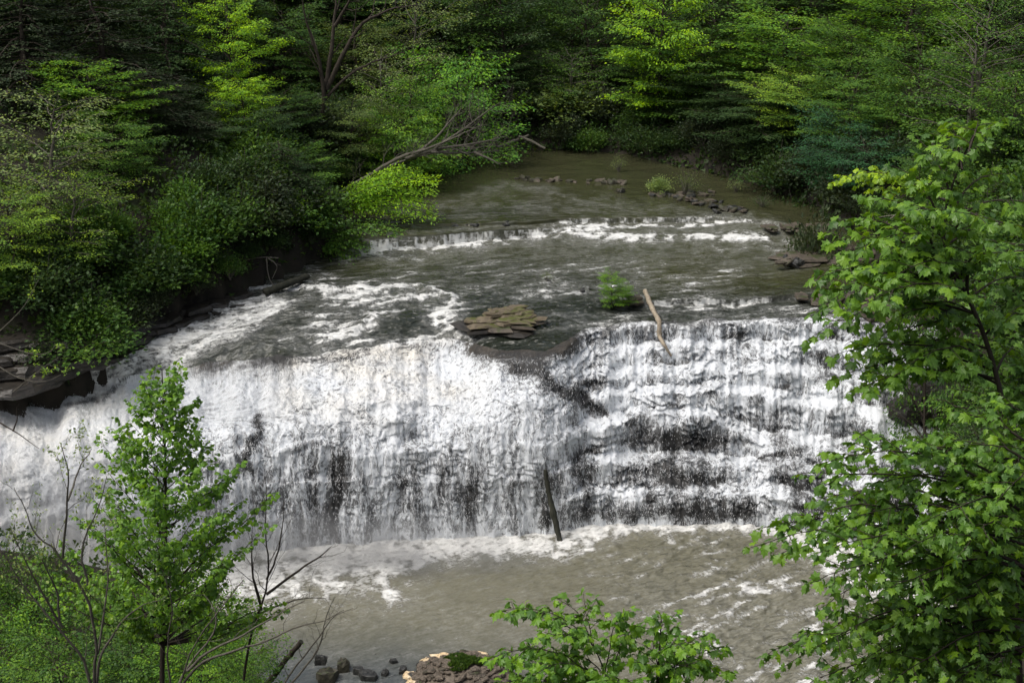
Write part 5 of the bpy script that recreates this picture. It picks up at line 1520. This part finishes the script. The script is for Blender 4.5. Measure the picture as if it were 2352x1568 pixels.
# --- big maple at the right edge: upper part on the bent stem
def stem(pts, Y0, r0, r1):
    P = np.array([W(px, py, Y0 + dy) for px, py, dy in pts]); n = len(P)
    t = np.linspace(0, 1, n); tt = np.linspace(0, 1, n * 3)
    Q = np.stack([np.interp(tt, t, P[:, k]) for k in range(3)], 1)
    for _ in range(2): Q[1:-1] = 0.25 * Q[:-2] + 0.5 * Q[1:-1] + 0.25 * Q[2:]
    return Q, np.linspace(r0, r1, len(Q))
r = np.random.RandomState(101)
out = ([], [], [], [], [])
YM = 14.5
s1 = stem([(2345, 1640, .3), (2335, 1400, .2), (2330, 1200, .1), (2312, 1000, 0), (2300, 900, 0), (2262, 770, 0), (2222, 680, 0), (2190, 620, .1), (2165, 560, .2), (2170, 480, .3), (2195, 400, .3), (2235, 310, .3)], YM, .042, .008)
s2 = stem([(2222, 690, 0), (2220, 620, -.2), (2260, 590, -.3), (2352, 575, -.5)], YM, .022, .010)
out[0].extend([s1, s2])
tips = [(1945, 548, 2200, 640, 0), (1915, 625, 2195, 640, -.3), (1908, 690, 2215, 680, -.2), (1915, 745, 2240, 720, .1), (1990, 505, 2180, 600, .2), (2030, 455, 2175, 560, .1), (2090, 400, 2170, 520, 0),
        (2130, 340, 2185, 450, .1), (2190, 300, 2210, 390, .2), (2245, 285, 2225, 350, .2), (2290, 400, 2190, 480, .3), (2330, 520, 2180, 560, .2), (2352, 640, 2220, 690, .2), (2000, 610, 2190, 640, .3),
        (2050, 540, 2170, 600, -.3), (2080, 620, 2200, 650, -.3), (2110, 480, 2170, 540, -.2), (2140, 420, 2185, 470, -.1), (2020, 680, 2215, 690, -.4), (2100, 700, 2240, 720, .4), (2250, 500, 2175, 560, -.4),
        (2300, 580, 2200, 640, -.4), (2200, 350, 2200, 420, -.2), (2060, 730, 2250, 750, 0), (2010, 770, 2250, 740, .2), (1975, 800, 2280, 830, -.1), (1965, 850, 2285, 850, .1), (1985, 885, 2290, 870, -.2), (2030, 800, 2270, 800, .3),
        (2060, 860, 2290, 880, 0), (2100, 830, 2290, 850, -.3), (2150, 800, 2280, 830, .4), (1970, 570, 2180, 610, -.1), (1940, 660, 2200, 660, .3), (2330, 460, 2200, 500, 0), (2352, 720, 2260, 770, -.2), (2340, 800, 2290, 850, .3)]
for (tx, ty, sx, sy, dy) in tips:
    P1 = W(tx, ty, YM + dy * 2.2 + r.uniform(-.3, .3)); P0 = W(sx, sy, YM + 0.1)
    maple_branch(P0, P1, r, out)
leaf_tree('maple_tree', 'tall maple with a thin bent dark stem at the right edge, top leaves', 'tree', s1[0][0], *out, MAPLE, (0.120, 0.265, 0.026), 'bark', 1)
# --- second maple, lower right, reaching out over the pool
r = np.random.RandomState(102)
out = ([], [], [], [], [])
YN = 12.6
sA = stem([(2480, 1700, .4), (2430, 1500, .3), (2400, 1300, .1), (2380, 1150, 0), (2370, 1000, -.2)], YN, .055, .02)
out[0].append(sA)
tips = [(1880, 1085, 2300, 1150), (1935, 1050, 2300, 1130), (2000, 1030, 2320, 1110), (1775, 1205, 2200, 1230), (1790, 1235, 2180, 1250), (1850, 1190, 2200, 1210), (1840, 1255, 2180, 1260), (1900, 1140, 2250, 1180),
        (1930, 1250, 2200, 1260), (1900, 1320, 2200, 1290), (1920, 1370, 2220, 1300), (1950, 1430, 2230, 1330), (1990, 1290, 2230, 1280), (1985, 1180, 2260, 1190), (2050, 1100, 2320, 1130), (2100, 1040, 2340, 1090),
        (1810, 1478, 2200, 1430), (1850, 1500, 2200, 1450), (1900, 1470, 2240, 1400), (1870, 1560, 2230, 1490), (1940, 1550, 2260, 1470), (2000, 1500, 2300, 1430), (2000, 1590, 2300, 1500), (2080, 1540, 2330, 1450),
        (2080, 1420, 2320, 1380), (2150, 1480, 2340, 1420), (2150, 1340, 2340, 1290), (2100, 1250, 2320, 1240), (2160, 1180, 2340, 1170), (2200, 1100, 2352, 1120), (2200, 1560, 2380, 1480), (2280, 1520, 2390, 1430),
        (2280, 1400, 2380, 1350), (2300, 1280, 2390, 1250), (2060, 1340, 2320, 1310), (2230, 1240, 2360, 1210), (2300, 1140, 2380, 1120), (2330, 1040, 2380, 1060), (2120, 1590, 2350, 1500), (2250, 1020, 2360, 1060), (2170, 960, 2352, 1010), (2320, 930, 2390, 980)]
for (tx, ty, sx, sy) in tips:
    dy = r.uniform(-.7, 1.5)
    maple_branch(W(sx, sy, YN + 0.2), W(tx, ty, YN + dy), r, out, size=0.118)
for k in range(24):
    ty = r.uniform(1040, 1620); tx = r.uniform(1985, 2352); sx = min(2390, tx + r.uniform(170, 280))
    maple_branch(W(sx, ty - 20, YN + .4), W(tx, ty + 10, YN + r.uniform(-.4, 2.2)), r, out, size=0.118)
for (sx, sy) in sorted({(t[2], t[3]) for t in tips}):
    if r.rand() < 0.5:
        out[0].append(stem([(2400, sy + 70, .1), ((2400 + sx) / 2, sy + 12, .15), (sx, sy, .2)], YN, .026, .014))
leaf_tree('maple_tree', 'lower maple with spread layered sprays reaching over the plunge pool', 'tree', sA[0][0], *out, MAPLE, (0.110, 0.250, 0.026), 'bark', 2)
# --- a third, darker maple crown filling the edge behind those two
r = np.random.RandomState(104)
out = ([], [], [], [], [])
YQ = 18.5
sA = stem([(2500, 1750, 0), (2460, 1400, 0), (2420, 1100, 0), (2400, 850, 0), (2390, 600, 0)], YQ, .09, .03)
out[0].append(sA)
for k in range(76):
    ty = r.uniform(560, 1600); tx = r.uniform(max(2120, 2260 - 0.10 * (ty - 500)), 2370) - (170 * r.rand() if ty > 1180 else 0)
    maple_branch(W(2410 - 10 * r.rand(), ty + r.uniform(40, 130), YQ + .1), W(tx, ty, YQ + r.uniform(-1.2, 1.6)), r, out, size=0.12, gap=0.17, tw=0.42)
leaf_tree('maple_tree', 'darker maple foliage at the right edge behind the other two', 'tree', sA[0][0], *out, MAPLE, (0.075, 0.180, 0.024), 'bark', 3)

# --- young maple rising from below at the bottom centre
r = np.random.RandomState(103)
out = ([], [], [], [], [])
YB_ = 15.5
sB = stem([(1500, 1720, 0), (1505, 1640, 0), (1510, 1560, 0), (1516, 1480, 0), (1518, 1425, 0)], YB_, .030, .006)
sC = stem([(1490, 1700, 0), (1420, 1600, .1), (1395, 1560, .1), (1370, 1490, .1), (1330, 1440, .2)], YB_, .020, .006)
out[0].extend([sB, sC])
tips = [(1165, 1400, 1350, 1470, .2), (1235, 1400, 1350, 1470, .1), (1300, 1385, 1360, 1480, .3), (1345, 1400, 1365, 1490, .2), (1420, 1420, 1390, 1540, -.1), (1440, 1460, 1400, 1560, 0), (1260, 1460, 1370, 1500, -.2),
        (1155, 1500, 1380, 1560, -.2), (1200, 1520, 1390, 1570, .1), (1260, 1530, 1395, 1570, -.3), (1300, 1500, 1380, 1540, .2), (1520, 1425, 1516, 1470, 0), (1500, 1480, 1512, 1540, .3), (1560, 1480, 1512, 1540, -.3),
        (1650, 1485, 1514, 1560, .2), (1610, 1460, 1514, 1540, .1), (1580, 1530, 1510, 1570, -.2), (1640, 1530, 1510, 1580, 0), (1470, 1520, 1505, 1580, -.2), (1400, 1560, 1480, 1610, -.4), (1340, 1570, 1480, 1620, -.2),
        (1290, 1580, 1480, 1620, .1), (1200, 1585, 1480, 1640, -.3), (1150, 1575, 1470, 1640, .2), (1530, 1570, 1500, 1620, .3), (1600, 1590, 1500, 1630, -.3), (1680, 1580, 1500, 1640, .1), (1090, 1590, 1460, 1660, 0)]
for (tx, ty, sx, sy, dy) in tips:
    maple_branch(W(sx, sy, YB_ + .1), W(tx, ty, YB_ + dy * 1.5), r, out, size=0.13, gap=0.13, tw=0.30, r0=0.010)
leaf_tree('maple_sapling', 'young bright maple rising from the bottom edge in front of the pool', 'tree', sB[0][0], *out, MAPLE, (0.125, 0.285, 0.024), 'bark', 4)

# --- slim tulip tree standing before the left half of the falls
r = np.random.RandomState(105)
out = ([], [], [], [], [])
YT = 27.0
sT = stem([(372, 1600, 0), (374, 1450, 0), (378, 1350, 0), (380, 1250, 0), (381, 1150, .1), (380, 1050, .1), (376, 950, .1), (372, 848, .1)], YT, .062, .010)
out[0].append(sT)
prof_y = [845, 880, 950, 1000, 1060, 1120, 1200, 1300, 1400, 1470]
prof_w = [30, 62, 82, 104, 145, 190, 200, 225, 235, 215]
for k in range(125):
    f = (k + r.rand()) / 125; ty = 850 + 600 * f ** 0.9
    wpx = np.interp(ty, prof_y, prof_w) * (0.5 + 0.65 * r.rand())
    a = 2.4 * k + r.randn() * 0.3
    base_y = min(ty + 45 + wpx * 0.55, 1480)
    P0 = W(np.interp(base_y, [845, 1480], [373, 375]), base_y, YT + 0.1)
    wpx *= 1 + 0.22 * math.sin(a + ty / 55.0)
    tipc = W(376 + wpx * math.cos(a), ty, YT + wpx * math.sin(a) / 115.0)
    maple_branch(P0, tipc, r, out, r0=0.010 + 0.00003 * (ty - 845), gap=0.20, tw=0.36, size=0.115, sag=-0.03, start=0.45)
leaf_tree('tulip_tree', 'slim young tulip tree with bright leaves standing before the falls', 'tree', sT[0][0], *out, TULIP, (0.145, 0.320, 0.030), 'bark', 5)

# --- yellow-green branch coming out of the right wood
r = np.random.RandomState(106)
out = ([], [], [], [], [])
sY = stem([(2300, 520, 0), (2200, 470, 0), (2120, 440, 0), (2060, 425, 0)], 40, .06, .02)
out[0].append(sY)
for (tx, ty) in [(1928, 412), (1960, 405), (2000, 402), (2050, 405), (2010, 432), (2060, 440), (2100, 430), (1990, 418)]:
    maple_branch(W(2120, 442, 40), W(tx, ty, 40 + r.uniform(-.6, .6)), r, out, size=0.17, gap=0.28, tw=0.5, r0=0.02)
leaf_tree('overhanging_branch', 'yellow-green leafy branch reaching left in front of the blue-green trees', 'branch', sY[0][0], *out, TULIP, (0.24, 0.42, 0.02), 'bark', 6)

# --- bright foliage hanging under the dead leaning tree
r = np.random.RandomState(107)
def hanging(name, label, Y, root, tips, tone, n, size, seed):
    r = np.random.RandomState(seed); paths = []; C, D, N, Z, T = [], [], [], [], []
    b = W(*root, Y)
    for (tx, ty, dy) in tips:
        P1 = W(tx, ty, Y + dy) - b; L = np.linalg.norm(P1); m = 6; t = np.linspace(0, 1, m)[:, None]
        Q = P1 * t + np.array([0, 0, 0.12 * L]) * np.sin(math.pi * t) + r.randn(m, 3) * 0.03 * (t > 0)
        paths.append((Q, np.linspace(0.05, 0.012, m)))
        nn = int(n * L / 4)
        tt = 0.3 + 0.7 * r.rand(nn); base_ = np.stack([np.interp(tt, t[:, 0], Q[:, k]) for k in range(3)], 1)
        side = norm(np.cross(norm(P1), [0, 0, 1.0]))
        off = r.randn(nn, 1) * side * 0.45 + r.randn(nn, 3) * np.array([.18, .3, .10])
        C.append(base_ + off - np.array([0, 0, 1.0]) * 0.25 * np.abs(off[:, :1])); D.append(norm(off) + norm(P1) * 0.8 + r.randn(nn, 3) * .4 - np.array([0, 0, .3]))
        N.append(np.array([0, 0, 1.0]) + r.randn(nn, 3) * 0.4); Z.append(size * (0.6 + .8 * r.rand(nn))); T.append(np.clip(.5 + .2 * r.randn(nn) + .12 * r.randn(), 0, 1))
    C, D, N, Z, T = map(np.concatenate, (C, D, N, Z, T))
    V, F, t = leaves(C, D, N, Z, 'oval', T)
    e = bpy.data.objects.new(name, None); COL.objects.link(e); e.location = b; e['label'] = label; e['category'] = 'tree'
    tv, tf = tubes(paths, 5)
    obj('trunk', mesh_np('trunk', tv, tf, [M['bark']], None, True), e)
    o = obj('crown', mesh_np('crown', V, F, [M['leaf']], dict(tint=t)), e); o.color = (*TONES[tone], 1)
hanging('overhanging_tree', 'bright green layered tree spreading under the dead leaning trunk', 84, (745, 505), [(1010, 412, 0), (1000, 440, 1), (960, 390, 2), (930, 385, 1), (995, 470, 0), (900, 425, -1), (860, 445, 0), (940, 500, 0), (880, 480, 1), (1005, 500, -.5), (960, 455, 0.5), (830, 420, 1), (910, 405, 0)], 'lime', 330, .17, 1)
hanging('overhanging_tree', 'low green tree dipping to the water below the leaning trunk', 80, (715, 560), [(850, 575, 0), (830, 550, .5), (800, 580, 0), (780, 520, 1), (815, 595, -.5), (770, 590, 0), (840, 560, 1), (760, 500, .5), (900, 520, 1), (925, 535, 0)], 'green', 330, .16, 2)

# ------------------------------------------------------------------ undergrowth over the forest floor: nobody could count it
r = np.random.RandomState(55)
n = 560000
x = r.uniform(-70, 70, n); y = 36 + 112 * r.rand(n) ** 0.8
k = (np.abs(x) < y * 0.46 + 6)
x, y = x[k], y[k]
ok = ~inside(x, y, RIVPOLY); x, y = x[ok], y[ok]
d = seg_dist(x, y, RIVPOLY + [RIVPOLY[0]])
cl = fbm(x / 2.2, y / 2.2, oct=3)
hh = np.clip(0.5 + 1.2 * cl, 0.05, 1.6) * ss(0.2, 2.5, d) * r.rand(len(x)) ** 0.5
keep = (cl > -0.45) & (d > 0.25)
x, y, hh, cl = x[keep], y[keep], hh[keep], cl[keep]
C_ = np.stack([x, y, ground_z(x, y) + hh * 1.3], 1)
D_ = r.randn(len(x), 3); D_[:, 2] -= .2
N_ = r.randn(len(x), 3) * .6 + [0, 0, 1]
V, F, t = leaves(C_, D_, N_, (0.10 + 0.0018 * y) * (0.7 + .9 * r.rand(len(x))), 'tri', np.clip(.5 + .5 * cl + .15 * r.randn(len(x)), 0, 1))
ug = obj('undergrowth', mesh_np('undergrowth', V, F, [M['leaf']], dict(tint=t)), None, kind='stuff', label='low green plants covering the forest floor', category='undergrowth')
ug.color = (0.045, 0.090, 0.020, 1)

# ------------------------------------------------------------------ spray hanging over the foot of the falls
def mist(name, label, c, rad, dens, seed):
    import bmesh
    bm = bmesh.new(); bmesh.ops.create_icosphere(bm, subdivisions=3, radius=1.0)
    me = bpy.data.meshes.new(name); bm.to_mesh(me); bm.free()
    o = obj(name, me, None, kind='stuff', label=label, category='mist')
    o.location = c; o.scale = rad
    s = NT('mist_' + str(seed))
    co = s.objco()
    ln = s.n('ShaderNodeVectorMath', operation='LENGTH'); s.l(co, ln.inputs[0])
    fall = s.mapr(ln.outputs['Value'], 1.0, 0.25, 0.0, 1.0, True)
    nn = s.mapr(s.noise(s.pos(), 0.55, 3.0, 0.55), 0.38, 0.62, 0.25, 1.0)
    v = s.n('ShaderNodeVolumePrincipled'); v.inputs['Color'].default_value = (0.93, 0.95, 0.97, 1)
    v.inputs['Anisotropy'].default_value = 0.2
    s.put(v.inputs['Density'], s.math('MULTIPLY', s.math('MULTIPLY', fall, nn), dens))
    s.l(v.outputs[0], s.out.inputs['Volume'])
    me.materials.append(s.m)
c = W(60, 1190, 55.5)
mist('mist', 'white spray hanging over the left end of the falls', c, (11.5, 4.0, 5.2), 0.22, 1)
c = W(760, 1255, 57.0)
mist('mist', 'thin white spray along the foot of the middle falls', c, (12.0, 2.2, 2.0), 0.5, 2)
